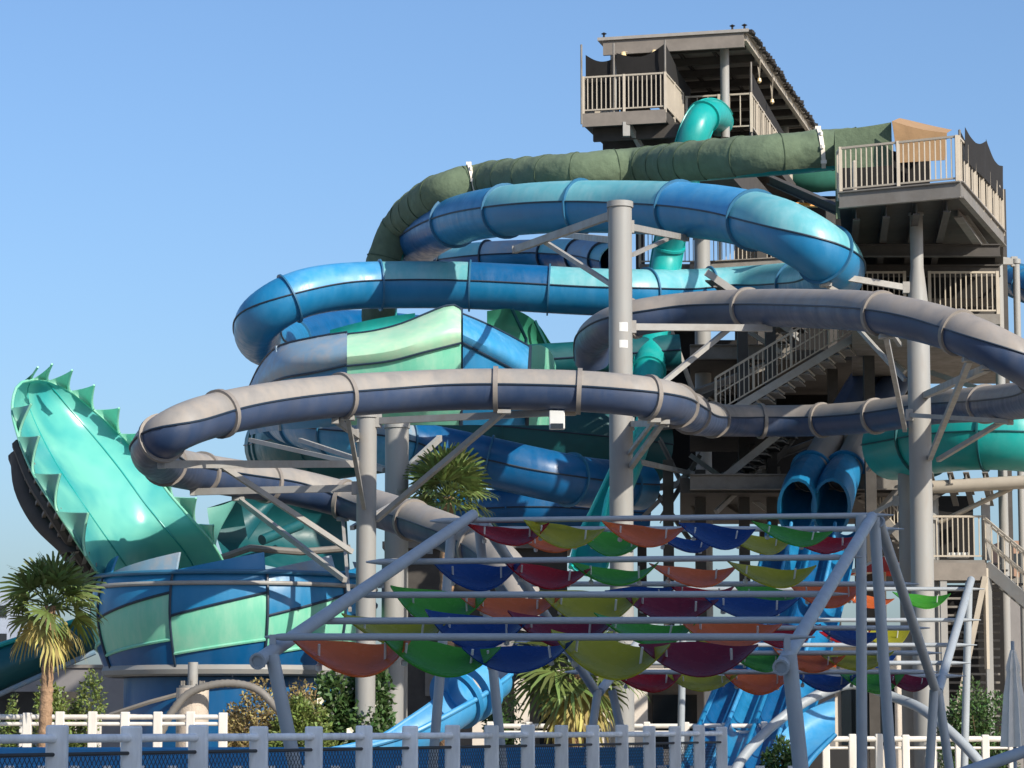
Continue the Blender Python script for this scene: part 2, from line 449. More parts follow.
# ------------------------------------------------------------------ blue tube slide
CP = [(404, 270, 45), (414, 248, 46), (436, 230, 48), (470, 217, 50), (515, 210, 52), (560, 207, 53), (620, 207, 54), (690, 210, 56), (745, 218, 58), (795, 234, 60), (826, 254, 60), (836, 270, 58),
      (826, 282, 53), (795, 286, 49), (750, 289, 47), (700, 292, 47), (640, 293, 48), (590, 292, 48), (520, 288, 48), (450, 285, 48), (385, 285, 48), (335, 287, 48.3), (292, 296, 48.8), (266, 312, 48.8), (257, 330, 47.5), (268, 345, 45), (300, 338, 42.5), (350, 330, 41), (420, 335, 40)]
blue_slide, bpts, bfr = tube_slide('tube_slide', 'large enclosed blue slide with aqua patches coiling in two loops across the middle', 'water slide', path_w(CP, 1.35), 1.35, 2.75,
    [M_blue3, M_blue, M_aqua, M_aqua, M_blue2, M_aqua, M_aqua, M_aqua, M_aqua, M_aqua, M_blue3, M_aqua, M_blue2, M_blue, M_blue3], [M_blue3, M_blue, M_blue, M_blue, M_blue, M_blue, M_blue, M_blue, M_blue, M_blue, M_blue, M_blue, M_blue, M_blue, M_blue3], M_flb, M_seam, split=-.06,
    joints=[455, 506, 582, 680, 757, 828, 800, 710, 642, 547, 467, 377, 287, 290])

# ------------------------------------------------------------------ dusty grey body slide
CP = [(592, 362, 35), (590, 348, 35), (600, 332, 36), (628, 319, 37), (680, 311, 37), (750, 308, 38), (820, 309, 40), (880, 313, 42), (940, 326, 43), (990, 345, 44), (1032, 368, 44), (1046, 386, 42), (1034, 398, 39), (985, 404, 36), (930, 408, 34), (870, 417, 33), (800, 421, 32), (745, 421, 32), (716, 420, 33),
      (698, 418, 36), (682, 409, 40), (655, 398, 42), (600, 392, 42), (540, 390, 42), (480, 389, 42), (420, 391, 42), (340, 396, 43), (270, 404, 44), (210, 416, 45), (172, 430, 46), (154, 446, 45), (160, 461, 42), (190, 471, 39), (240, 479, 38), (300, 488, 37), (350, 501, 37), (400, 516, 38), (440, 530, 39), (485, 550, 40), (515, 580, 41), (530, 620, 41), (516, 658, 41), (486, 680, 41)]
grey_slide, gpts, gfr = tube_slide('body_slide', 'narrow dusty grey and navy tube slide winding in front of everything on both sides', 'water slide', path_w(CP, .8), .8, 2.75,
    [M_dust2] * 10 + [M_dust] * 20, [M_navy], M_seamg, M_seam, ringw=.09, ringh=.05, first=0, seamsize=.018, split=-.13,
    joints=[637, 748, 882, 963, 1040, 985, 872, 818, 757, 712, 690, 676, 648, 577, 494, 338, 220, 160, 165, 205, 270, 345, 415, 478, 530])

# ------------------------------------------------------------------ olive fabric covered tube
def fabric_slide():
    CP = [(856, 150, 45), (830, 151, 45), (800, 154, 45), (760, 157, 45), (700, 162, 44), (640, 168, 42), (580, 173, 42), (520, 178, 41), (480, 183, 40), (447, 191, 40), (420, 207, 39), (400, 228, 38), (389, 250, 38), (382, 280, 38), (380, 330, 38)]
    pts, L = catmull(path_w(CP, 1.1), .1); fr = frames(pts, V((-.25, 0, 1)).normalized())
    t = thing('covered_slide', 'tube slide wrapped in faded olive shade cloth running left from the right deck', 'water slide', (pts[0].x, pts[0].y, 0))
    hoop = 1.0; sp = L / (len(pts) - 1)
    def rad(i, a):
        s = i * sp; ph = (s % hoop) / hoop
        sag = .03 * math.sin(PI * ph) ** .8
        p = pts[i]
        return .57 - sag + .016 * noise.noise(V((s * 2.2, a * 1.5, 3.1))) + .02 * noise.noise(V((s * 6, a * 3, 9)))
    mb = MB(); shell(mb, pts, fr, rad, -PI * .8, PI * .62, 36, th=.012); mb.build('shade_cloth', M_cloth, t, True)
    mb = MB(); shell(mb, pts[::2], fr[::2], .49, 0, 2 * PI, 24); mb.build('tube_body', M_teal, t, True)
    k = 0.0
    while k < L:
        i = min(len(pts) - 1, int(k / sp)); tt, u, w_ = fr[i]
        mb = MB(); ring(mb, pts[i], tt, u, w_, .545, .576, .01, 24, -PI * .8, PI * .62); mb.build('hoop', M_hoop, t, True); k += hoop
    for px in (472, 824):
        i = min(range(len(pts)), key=lambda j: abs(512 + FPX * pts[j].x / pts[j].y - px) + (100 if j * sp > L * .8 else 0))
        tt, u, w_ = fr[i]
        mb = MB(); ring(mb, pts[i], tt, u, w_, .55, .605, .05, 24, -PI * .8, PI * .7)
        for j in range(7):
            a = -PI * .7 + j * PI * .2; mb.box(pts[i] + (u * math.cos(a) + w_ * math.sin(a)) * .6, (.14, .06, .09), j)
        mb.build('lacing', M_umb, t)
    return t
fabric_slide()
CP = [(850, 178, 27), (800, 180, 27), (750, 184, 26), (700, 192, 25), (640, 204, 24), (600, 215, 24)]
pts, L = catmull(path_w(CP, .85), .12); fr = frames(pts)
t = thing('covered_slide', 'thin dark green wrapped tube half hidden below the olive wrapped tube', 'water slide', (pts[0].x, pts[0].y, 0))
mb = MB(); shell(mb, pts, fr, lambda i, a: .43 - .03 * abs(math.sin(i * .35)) + .015 * noise.noise(V((i * .3, a, 1))), 0, 2 * PI, 24, th=.02); mb.build('shade_cloth', M_cloth2, t, True)
mb = MB(); shell(mb, pts[::2], fr[::2], .38, 0, 2 * PI, 20); mb.build('tube_body', M_teal, t, True)

# ------------------------------------------------------------------ steep teal drop slide from the hut
D_ = [(719, 122, 79.6), (717, 117, 78.8), (711, 113, 77.9), (703, 115, 77.1), (697, 124, 76.7), (691, 142, 76.7), (686, 165, 77.2), (676, 210, 78.6), (667, 255, 80), (660, 300, 79), (652, 345, 78), (646, 390, 76), (636, 430, 74)]
teal_slide, tp, tf = tube_slide('drop_slide', 'steep teal enclosed slide dropping from the top hut down behind the thick column', 'water slide', [P(*p) for p in D_], .86, 2.6, [M_teal], [M_teal], M_teal, M_teal, ref=V((0, 1, .3)), ringw=.07, ringh=.06)
LD = [(636, 425, 74), (626, 455, 71), (610, 492, 68), (596, 525, 66), (588, 560, 65)]
pts, L = catmull([P(*p) for p in LD], .2); fr = frames(pts, V((-.75, -.66, .2)).normalized())
mb = MB(); shell(mb, pts, fr, .5, PI * .42, PI * 1.58, 16, th=.05); mb.build('open_flume', M_teal, teal_slide, True)
mb = MB()
for a in (PI * .42, PI * 1.58):
    mb.tube([p + (f[1] * math.cos(a) + f[2] * math.sin(a)) * .49 for p, f in zip(pts, fr)], .06, 8)
mb.build('flume_edge', mat('bright teal lip', rgb(40, 190, 175), .3, .05), teal_slide, True)

# ------------------------------------------------------------------ blue raft tube lower middle, sun and shade patches painted by section
CP = [(278, 414, 46), (300, 422, 50), (350, 434, 52), (410, 446, 51), (460, 456, 51), (510, 467, 51), (560, 478, 51), (600, 484, 50), (640, 486, 49)]
tube_slide('tube_slide', 'blue tube with painted sunlit and shaded sections crossing low behind the palm crown', 'water slide', path_w(CP, 1.35), 1.35, 2.4, [M_blue3, M_blue3, M_blue, M_blue2, M_greyblue, M_blue3], [M_blue3, M_blue3, M_blue, M_blue, M_blue2, M_blue3], M_flb, M_seam)
CP = [(282, 446, 76), (320, 440, 84), (380, 432, 83), (450, 428, 83), (520, 432, 83), (590, 440, 83), (650, 448, 82)]
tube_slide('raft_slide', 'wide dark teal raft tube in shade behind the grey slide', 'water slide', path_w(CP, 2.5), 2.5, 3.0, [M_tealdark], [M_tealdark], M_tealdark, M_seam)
CP = [(420, 515, 40), (480, 510, 40), (540, 508, 40), (610, 512, 40), (650, 515, 40)]
tube_slide('tube_slide', 'dark blue tube lowest behind the palm crown and pergola top', 'water slide', path_w(CP, 1.2), 1.2, 2.6, [M_blue3], [M_blue3], M_blue3, M_seam)
CP = [(530, 362, 36), (570, 360, 36), (620, 356, 36), (680, 352, 36)]
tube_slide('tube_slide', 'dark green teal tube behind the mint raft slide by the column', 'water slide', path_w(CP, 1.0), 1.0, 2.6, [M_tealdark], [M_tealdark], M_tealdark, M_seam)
# back strand of blue tube between the two loops
CP = [(395, 278, 30), (440, 263, 31), (490, 257, 32), (540, 255, 32), (585, 256, 33), (615, 262, 34)]
tube_slide('tube_slide', 'short faded aqua tube seen between the two loops of the blue slide', 'water slide', path_w(CP, 1.0), 1.0, 2.2, [M_aqua, M_greyblue], [M_blue3, M_blue], M_seam, M_seam)

# ------------------------------------------------------------------ big teal tube at the right
CP = [(893, 446, 69), (912, 443, 70), (940, 437, 71), (985, 434, 72), (1030, 436, 72), (1075, 446, 71)]
tube_slide('raft_slide', 'bright teal raft tube leaving the picture on the right behind the tall column', 'water slide', path_w(CP, 1.75), 1.75, 1.9, [M_teal], [M_teal], M_tealdark, M_tealdark, first=.3)
CP = [(985, 268, 30), (1005, 276, 31), (1025, 284, 32), (1060, 300, 33)]
tube_slide('tube_slide', 'short stretch of deep blue tube at the right edge beside the landing', 'water slide', path_w(CP, .95), .95, 1.2, [M_blue], [M_blue3], M_flb, M_seam)

# ------------------------------------------------------------------ mint and blue raft slide with the wave shaped wall
def resamp(pl, n):
    L = [0]
    for a, b in zip(pl, pl[1:]): L.append(L[-1] + math.dist(a, b))
    out = []; j = 0
    for k in range(n):
        s = L[-1] * k / (n - 1)
        while j < len(L) - 2 and L[j + 1] < s: j += 1
        f = (s - L[j]) / max(1e-6, L[j + 1] - L[j]); out.append(tuple(a + (b - a) * f for a, b in zip(pl[j], pl[j + 1])))
    return out
def sm(pl, n):
    c, _ = catmull([V(p) for p in pl], 2.0); return resamp([tuple(x) for x in c], n)
def wall(top, bot, bulge, n=14, m=8):
    """rows of world points between two picture curves (px,py,D), bulging towards the viewer by 'bulge' m"""
    a = sm(top, n); b = sm(bot, n); rows = []
    for i in range(m):
        f = i / (m - 1); row = []
        for p, q in zip(a, b):
            D = p[2] + (q[2] - p[2]) * f - bulge * math.sin(PI * f)
            row.append(P(p[0] + (q[0] - p[0]) * f, p[1] + (q[1] - p[1]) * f, D))
        rows.append(row)
    return rows
t = thing('raft_slide', 'open raft slide of pale mint and blue panels with a wave shaped wall', 'water slide', G(400, 70))
S1t = [(247, 392, 74), (260, 365, 72.5), (277, 347, 71), (310, 338, 70), (347, 332, 69.5)]; S1s = [(247, 400, 73.6), (262, 388, 72), (280, 379, 70.3), (312, 373, 69.2), (347, 365, 68.6)]; S1b = [(250, 435, 74), (262, 432, 73), (280, 430, 71.5), (312, 428, 70.4), (347, 425, 69.8)]
S2t = [(347, 334, 69.5), (372, 331, 69.4), (400, 324, 69.3), (425, 314, 69.3), (445, 306, 69.3), (455, 305, 69.4), (461, 309, 69.5)]; S2s = [(347, 366, 68.6), (390, 361, 68.4), (425, 352, 68.3), (461, 343, 68.5)]; S2b = [(347, 425, 69.8), (390, 425, 69.6), (425, 425, 69.5), (461, 425, 69.8)]
S3t = [(463, 314, 69.6), (480, 321, 69.8), (505, 333, 70.3), (529, 346, 71)]; S3s = [(463, 343, 68.7), (480, 352, 69), (505, 365, 69.6), (527, 378, 70.2)]; S3b = [(463, 425, 69.8), (480, 425, 70), (505, 425, 70.6), (525, 425, 71.5)]
S4t = [(530, 346, 71), (541, 345, 72.5), (551, 352, 74), (556, 366, 75.5)]; S4b = [(527, 425, 71.4), (538, 425, 72.8), (548, 425, 74), (553, 425, 75.5)]
for nm, tp_, bt_, m in (('upper_panel', S1t, S1s, M_greyblue), ('lower_panel', S1s, S1b, M_blue), ('wave_panel', S2t, S2s, M_mintpale), ('lower_panel', S2s, S2b, M_mint),
                    ('upper_panel', S3t, S3s, M_blue2), ('lower_panel', S3s, S3b, M_blue), ('end_panel', S4t, S4b, M_mint)):
    MB().loft(wall(tp_, bt_, .55 if nm[0] in 'uw' else .25)).build(nm, m, t, True)
for pl in (S1s, S2s, S3s, S3t, S2t, S1t):
    MB().tube([P(x, y, d - .05) for x, y, d in sm(pl, 16)], .03, 6).build('seam_rib', M_seam, t, True)
for a, b in ((S1t[2], S1b[2]), (S2t[0], S2b[0]), (S2t[-1], S2b[-1]), (S4t[0], S4b[0])):
    r = wall([a, a[:2] + (a[2] + .01,)], [b, b[:2] + (b[2] + .01,)], .6, 2, 10)
    MB().tube([x[0] - V((0, .05, 0)) for x in r], .05, 6).build('joint_flange', M_greyblue if a is S1t[2] else M_seam, t, True)
# far inner wall of the same slide
B1 = [(487, 311, 76), (512, 309, 77), (535, 321, 78), (552, 345, 78.5)]; B1b = [(487, 345, 76), (512, 362, 77), (535, 380, 78), (552, 390, 78.5)]
MB().loft(wall(B1, B1b, -.6)).build('inner_wall', M_greengel, t, True)
for k in (1, 2):
    MB().tube([P(B1[k][0], B1[k][1], B1[k][2] - .1), P(B1[k][0] + 14, B1[k][1] + 30, B1[k][2] + .35), P(B1b[k][0] + 14, B1b[k][1], B1b[k][2] - .1)], .05, 6).build('seam_rib', M_tealdark, t, True)
B2 = [(330, 330, 74), (352, 324, 74), (380, 318, 74.2), (415, 313, 74.4)]; B2b = [(330, 350, 74), (352, 345, 74), (380, 342, 74.2), (415, 335, 74.4)]
MB().loft(wall(B2, B2b, -.2)).build('inner_wall', M_teal, t, True)

# ------------------------------------------------------------------ spiked wing wall at the left
t = thing('wave_wall', 'tall curled aqua wall slide with rows of spikes along both rims at the left', 'water slide', G(120, 58))
Lf = [(38, 379, 59.4), (19, 384, 58.6), (12, 407, 58.0), (18, 436, 57.4), (33, 473, 56.8), (57, 511, 56.3), (86, 556, 57.6), (104, 582, 59), (124, 606, 60)]
Rt = [(38, 379, 59.6), (54, 382, 60.6), (70, 391, 61.0), (95, 411, 61.2), (120, 434, 61.2), (143, 459, 61), (172, 497, 60.6), (196, 524, 60.2), (215, 547, 60.4), (234, 585, 61.2)]
a = sm(Lf, 34); b = sm(Rt, 34)
rows = []
for i in range(13):
    f = i / 12; row = []
    for p, q in zip(a, b):
        x = p[0] + (q[0] - p[0]) * f; y = p[1] + (q[1] - p[1]) * f
        D = p[2] + (q[2] - p[2]) * f + 1.6 * math.sin(PI * f ** .75) * min(1, (abs(q[0] - p[0]) / 90))
        row.append(P(x, y, D))
    rows.append(row)
def wing_mat():
    m = mat('aqua translucent wing', rgb(120, 212, 196), .28, .05, 1.0, transl=.2)
    nt = m.node_tree; N = nt.nodes; L = nt.links; b = N['Principled BSDF']
    tc = N.new('ShaderNodeTexCoord'); nz = N.new('ShaderNodeTexNoise'); nz.inputs['Scale'].default_value = .7; nz.inputs['Detail'].default_value = 3; nz.inputs['Distortion'].default_value = .2
    L.new(tc.outputs['Object'], nz.inputs['Vector'])
    cr = N.new('ShaderNodeValToRGB'); cr.color_ramp.elements[0].position = .36; cr.color_ramp.elements[1].position = .64
    cr.color_ramp.elements[0].color = rgb(64, 170, 172); cr.color_ramp.elements[1].color = rgb(122, 206, 190)
    L.new(nz.outputs['Fac'], cr.inputs[0]); L.new(cr.outputs[0], b.inputs['Base Color']); return m
M_wing = wing_mat()
MB().loft(rows, V((-.02, .08, -.02))).build('inner_wall', M_wing, t, True)
for f in (3, 9):
    MB().tube([p - V((0, .01, 0)) for p in rows[f]], .018, 6).build('panel_seam', M_teal, t, True)
for f in (0, 12):
    MB().tube(rows[f], .03, 8).build('rim_lip', M_mint, t, True)
def spike(base_a, base_b, tip, m, bulge=.28):
    """fin: rim points A (upper) and B (lower), tip T, concave trailing edge from T to B"""
    A, B, T = (P(*q) for q in (base_a, base_b, tip))
    ctl = T.lerp(B, .5) + (A.lerp(B, .5) - T) * bulge
    rws = []
    for i in range(9):
        f = i / 8; C_ = T * (1 - f) ** 2 + ctl * 2 * f * (1 - f) + B * f * f; r0 = A.lerp(B, f * .98)
        rws.append([r0.lerp(C_, g / 6) + V((0, .12 * math.sin(PI * g / 6), 0)) for g in range(7)])
    MB().loft(rws, V((.02, .09, .02))).build('spike', m, t, True)
    MB().tube([r[-1] for r in rws], .025, 6).build('spike_lip', M_spk, t, True)
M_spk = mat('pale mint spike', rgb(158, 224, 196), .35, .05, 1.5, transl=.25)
M_spkd = mat('mint spike with painted shade', rgb(92, 150, 134), .35, .08, 1.5)  # darker copy of the mint paints the shaded faces of the fins
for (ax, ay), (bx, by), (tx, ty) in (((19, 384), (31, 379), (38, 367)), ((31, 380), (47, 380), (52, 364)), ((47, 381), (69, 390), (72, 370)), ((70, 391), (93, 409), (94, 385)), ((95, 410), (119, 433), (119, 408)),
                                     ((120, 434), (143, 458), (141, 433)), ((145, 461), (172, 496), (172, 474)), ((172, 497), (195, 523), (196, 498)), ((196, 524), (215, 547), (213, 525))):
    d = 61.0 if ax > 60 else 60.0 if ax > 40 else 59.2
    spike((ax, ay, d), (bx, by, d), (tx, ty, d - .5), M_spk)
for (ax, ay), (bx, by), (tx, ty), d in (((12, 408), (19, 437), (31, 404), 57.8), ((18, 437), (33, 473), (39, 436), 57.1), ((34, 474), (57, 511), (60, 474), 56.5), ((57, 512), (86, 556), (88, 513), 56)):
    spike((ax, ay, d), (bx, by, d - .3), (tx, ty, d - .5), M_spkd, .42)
# black rib frame at the back of the wing
for (dx, dy, dd) in ((1, 8, 1.2), (-3, 20, 2.0)):
    MB().tube([P(x + dx, y + dy, d + dd) for x, y, d in sm(Lf[3:8], 20)], .16, 8).build('back_spar', M_vdark, t, True)
mb = MB()
q = sm(Lf[3:8], 14)
for x, y, d in q: mb.beam(P(x - 4, y + 24, d + 1.9), P(x + 6, y + 4, d + .6), .08, .08)
mb.build('ladder_frame', M_dksteel, t)
A1 = [(10, 455, 59), (14, 490, 58.6), (32, 525, 58.2), (60, 553, 58)]; A2 = [(22, 440, 59), (40, 490, 58.6), (62, 525, 58.2), (85, 550, 58)]
MB().loft(wall(A1, A2, .2)).build('back_skin', M_vdark, t, True)

# dark teal scalloped fins behind the trusses
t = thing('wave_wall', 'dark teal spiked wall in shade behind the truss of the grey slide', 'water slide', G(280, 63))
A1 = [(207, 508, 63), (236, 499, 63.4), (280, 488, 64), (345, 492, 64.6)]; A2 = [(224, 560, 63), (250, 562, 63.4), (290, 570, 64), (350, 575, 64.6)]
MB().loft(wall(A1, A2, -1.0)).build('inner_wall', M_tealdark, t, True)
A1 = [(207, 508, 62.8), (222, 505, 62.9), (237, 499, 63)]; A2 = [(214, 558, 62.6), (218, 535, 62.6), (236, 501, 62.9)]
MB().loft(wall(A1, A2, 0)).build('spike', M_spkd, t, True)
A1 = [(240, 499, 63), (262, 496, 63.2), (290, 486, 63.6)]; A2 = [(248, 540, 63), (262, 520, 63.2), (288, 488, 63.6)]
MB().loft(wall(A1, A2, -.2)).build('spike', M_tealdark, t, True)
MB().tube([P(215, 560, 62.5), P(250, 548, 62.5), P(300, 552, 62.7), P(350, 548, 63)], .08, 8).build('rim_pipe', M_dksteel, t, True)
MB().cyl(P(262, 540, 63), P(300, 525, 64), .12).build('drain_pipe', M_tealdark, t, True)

# ------------------------------------------------------------------ bowl under the wing
CB = G(232, 59.5); RB = 2.95
t = thing('bowl_slide', 'wide round bowl of blue and mint panels on a pipe rim at the lower left', 'water slide', CB)
zT = P(232, 553, 57).z; z0 = P(232, 572, 56.8).z; z1 = P(232, 583, 56.7).z; z2 = P(232, 655, 57).z; z3 = P(232, 667, 57.2).z
def brad(z):
    f = (z - z3) / (zT - z3); return RB * (.90 + .12 * math.sin(PI * min(1, f * .85 + .05)))
def bpt(ang, z, k=0): 
    r = brad(z) + k; return V((CB.x + r * math.sin(ang), CB.y - r * math.cos(ang), z))
def bpanel(a0, a1, la, lb, ua, ub, name, m, k=0):
    rows = []
    for i in range(7):
        f = i / 6
        rows.append([bpt(a0 + (a1 - a0) * j / 12, (la + (lb - la) * j / 12) + ((ua + (ub - ua) * j / 12) - (la + (lb - la) * j / 12)) * f, k) for j in range(13)])
    mid = (a0 + a1) / 2
    MB().loft(rows, V((-.05 * math.sin(mid), .05 * math.cos(mid), 0))).build(name, m, t, True)
def angx(px):
    return math.asin(max(-1, min(1, ((px - 232) / FPX * 57) / (RB * 1.0))))
cuts = [-1.9, angx(103), angx(183), angx(278), angx(350), 1.9, 2.6]
for i, (a0, a1) in enumerate(zip(cuts, cuts[1:])):
    H = z1 - z2
    bpanel(a0, a1, z1, z1, z0, z0, 'upper_band', M_blue, -.03); 
    bpanel(a0, a1, z1 - H * .46, z1 - H * .13, z1, z1, 'blue_panel', M_blue)
    bpanel(a0, a1, z2 + .02, z2 + H * .2, z1 - H * .46, z1 - H * .13, 'mint_panel', M_mint)
    bpanel(a0, a1, z3, z3, z2 + .02, z2 + H * .2, 'lower_panel', M_blue3)
    mb = MB(); mb.tube([bpt(a0, z3 + (z0 - z3) * k / 12, .02) for k in range(13)], .03, 6); mb.build('panel_flange', M_seam, t, True)
    mb = MB(); mb.tube([bpt(a0 + (a1 - a0) * k / 8, z1 - H * (.46 - .33 * k / 8), .01) for k in range(9)], .03, 6); mb.build('panel_seam', M_seam, t, True)
    mb = MB(); mb.tube([bpt(a0 + (a1 - a0) * k / 8, z2 + .02 + H * .2 * k / 8, .01) for k in range(9)], .035, 6); mb.build('panel_seam', M_mint, t, True)
    # scalloped upper lip
    bpanel(a0, a1, z0 + .02, z0 + .02, z0 + .05, zT + .02, 'lip', M_greyblue if i % 2 else M_blue, -.12)
for z, k, r, m in ((z0, .04, .05, M_flb), (z1, .04, .045, M_steel), (z3 - .05, -.05, .13, M_col)):
    mb = MB(); mb.tube([bpt(-2.2 + 4.8 * i / 48, z, k) for i in range(49)], r, 8); mb.build('rim_pipe', m, t, True)
mb = MB()
for i in range(12):
    a = -1.6 + i * .3; mb.beam(bpt(a, z3 - .1, -.1), bpt(a, z3 - .1, -2.2), .12, .16)
mb.build('under_frame', M_dksteel, t)
t2 = thing('bowl_support', 'dark blue drum supporting the bowl from below', 'support', CB)
mb = MB(); mb.lathe(CB, [(2.3, 0), (2.3, z3 - .2), (2.2, z3 - .2)], 36); mb.build('drum', M_blue3, t2, True)
mb = MB(); mb.tube([P(110, 715, 57.3), P(150, 702, 57.1), P(195, 690, 57.2)], .05, 6); mb.build('pipe', M_dksteel, t2, True)
# pier and corrugated hose
t = thing('concrete_pier', 'round concrete pier with bolted top under the bowl rim', 'pier', G(191, 55.2))
c = G(191, 55.2); zt = P(191, 688, 55.2).z
mb = MB().cyl(c, c + V((0, 0, zt)), .32, 24); mb.build('pier_body', M_conc, t, True)
MB().cyl(c + V((0, 0, zt)), c + V((0, 0, zt + .05)), .27, 24).build('base_plate', M_steel, t, True)
for k in range(8):
    a = k * PI / 4; q = c + V((.22 * math.cos(a), .22 * math.sin(a), zt + .04)); MB().cyl(q, q + V((0, 0, .1)), .022, 8).build('bolt', M_dksteel, t)
MB().cyl(c + V((0, 0, zt + .04)), c + V((0, 0, z3 + .05)), .1, 12).build('stub_post', M_steel, t, True)
hp, _ = catmull([P(160, 735, 54.6), P(172, 712, 54.6), P(188, 694, 54.6), (P(212, 685, 54.6)), P(238, 684, 54.6), P(258, 690, 54.6), P(280, 712, 54.6)], .05)
rs = [.085 if i % 2 else .074 for i in range(len(hp))]
mb = MB().tube(hp, rs, 10); tag(mb.build('corrugated_hose', M_dksteel, None, True), 'grey ribbed hose arching in front of the round pier', 'hose')
# teal flume low at the left edge
t = thing('flume', 'dark teal open flume sloping down behind the left palm at the picture edge', 'water slide', G(20, 62))
A1 = [(-30, 655, 62), (0, 645, 62), (40, 632, 62), (95, 615, 62)]; A2 = [(-30, 708, 62), (0, 694, 62), (40, 676, 62), (95, 652, 62)]
MB().loft(wall(A1, A2, .5)).build('side_wall', M_tealdark, t, True)
MB().tube([P(x, y, 61.8) for x, y, d in A2], .06, 8).build('lower_rim', M_greyblue, t, True)
MB().tube([P(x, y, 61.9) for x, y, d in A1], .06, 8).build('upper_rim', M_teal, t, True)
mb = MB(); mb.box(P(10, 712, 63), (3, .3, .9)); mb.build('support_wall', M_vdark, t)

# ------------------------------------------------------------------ exit flume of the grey slide and run-out
t = thing('exit_flume', 'open light blue flume with a round mouth at the end of the grey slide', 'water slide', G(450, 53))
LD = [(490, 674, 53.8), (472, 688, 53.4), (452, 702, 53), (424, 719, 52.6), (395, 735, 52.3), (350, 748, 52), (300, 756, 51.6), (240, 760, 51.2)]
pts, L = catmull([P(*p) for p in LD], .15); fr = frames(pts)
mb = MB(); shell(mb, pts, fr, .52, PI * .5, PI * 1.5, 18, th=.04); mb.build('flume_channel', M_blue2, t, True)
mb = MB()
for a in (PI * .5, PI * 1.5): mb.tube([p + (f[1] * math.cos(a) + f[2] * math.sin(a)) * .54 for p, f in zip(pts, fr)], .05, 8)
mb.build('flume_rim', M_blue2, t, True)
i = 4; tt, u, w_ = fr[i]
mb = MB(); ring(mb, pts[i], tt, u, w_, .42, .62, .18, 32); mb.build('mouth_collar', M_blue2, t, True)
mb = MB(); ring(mb, pts[i + 3], tt, u, w_, .50, .6, .06, 32); mb.build('mouth_ring', M_blue, t, True)
t = thing('runout_trough', 'long blue splash trough with rippled water behind the near fence', 'trough', G(300, 45))
za = P(300, 747, 47).z
MB().box((-5, 46.6, za / 2), (15, .15, za)).build('back_wall', M_blue, t, False, bevel=.03)
MB().box((-5, 43.4, (za - .25) / 2), (15, .15, za - .25)).build('front_wall', M_blue, t, False, bevel=.03)
MB().box((-5, 45, za - .5), (15, 3.1, .05)).build('trough_water', M_water, t)
for k in range(34):
    MB().box((-12.2 + k * .5, 43.30, za - .32), (.14, .06, .12)).build('overflow_lip', M_lamp, t)

# ------------------------------------------------------------------ twin lanes
t = thing('twin_slide', 'pair of side by side slides with blue hooded mouths above wide blue lanes', 'water slide', G(790, 66))
for s, up, hood in ((0, [(868, 375, 79), (852, 400, 78), (836, 430, 77), (820, 458, 75), (808, 478, 74)], [(812, 468, 74.6), (804, 486, 73.6), (797, 508, 72.6)]), (1, [(900, 375, 79), (884, 400, 78), (868, 430, 77), (853, 458, 75), (842, 478, 74)], [(846, 468, 74.6), (838, 486, 73.6), (831, 508, 72.6)])):
    pts, L = catmull([P(*p) for p in up], .2); fr = frames(pts, V((0, -.6, .8)))
    k = len(pts) // 2
    mb = MB(); shell(mb, pts[:k + 1], fr[:k + 1], .42, 0, 2 * PI, 24); mb.build('upper_tube', M_navy, t, True)
    mb = MB(); shell(mb, pts[k:], fr[k:], .42, 0, 2 * PI, 24); mb.build('lower_tube', M_dust, t, True)
    mb = MB(); ring(mb, pts[k], *fr[k], .41, .49, .05); mb.build('joint_flange', M_seam, t, True)
    pts, L = catmull([P(*p) for p in hood], .12); fr = frames(pts, V((0, -.6, .8)))
    mb = MB(); shell(mb, pts, fr, lambda i, a, n=len(pts): (.46 + .06 * min(1, i / n * 1.6)) / math.sqrt(math.cos(a) ** 2 / (1 + .7 * min(1, i / n * 1.3)) ** 2 + math.sin(a) ** 2), 0, 2 * PI, 28, th=.09); mb.build('hood', M_blue, t, True)
    mb = MB(); ring(mb, pts[1], *fr[1], .44, .56, .04); mb.build('joint_flange', M_blue, t, True)
lane_c = [(813, 526, 71.5), (811, 545, 70.3), (803, 580, 68), (790, 625, 65), (772, 680, 61), (752, 735, 57), (738, 775, 54.5), (730, 800, 53)]
for k in range(4):
    off = (k - 1.5) * .56
    pts, L = catmull([P(*p) + V((off, 0, 0)) for p in lane_c], .2); fr = frames(pts, V((0, -.6, .8)))
    mb = MB(); shell(mb, pts, fr, .285, PI * .55, PI * 1.45, 12, th=.04); mb.build('lane', M_blue if k % 2 else M_blue3, t, True)
    if k < 4:
        mb = MB(); mb.tube([p + f[2] * .28 + f[1] * .06 for p, f in zip(pts, fr)], .045, 8); mb.build('lane_divider', M_blue2 if k % 2 else M_blue, t, True)
pts, L = catmull([P(*p) + V((-1.15, 0, 0)) for p in lane_c], .2)
mb = MB(); mb.tube(pts, .06, 8); mb.build('lane_divider', M_blue2, t, True)
hp, _ = catmull([P(728, 790, 51), P(738, 765, 51.2), P(760, 738, 51.6), P(790, 712, 52), P(820, 694, 52.3), P(855, 684, 52.6), P(893, 697, 52.6), P(920, 708, 52), P(946, 728, 51.4), P(975, 757, 51), P(995, 785, 50.8)], .15)
tag(MB().tube(hp, .095, 10).build('curved_pipe', M_perg, None, True), 'bent grey pipe arching over the lower lanes at the bottom right', 'pipe')
t = thing('flume', 'curved blue trough with pale wall beside the bent pipe at the bottom', 'water slide', G(780, 52))
A1 = [(750, 790, 51.8), (770, 750, 52), (800, 715, 52.4), (835, 697, 52.8)]; A2 = [(768, 800, 51.2), (795, 780, 51.4), (815, 755, 51.8), (835, 735, 52.2)]
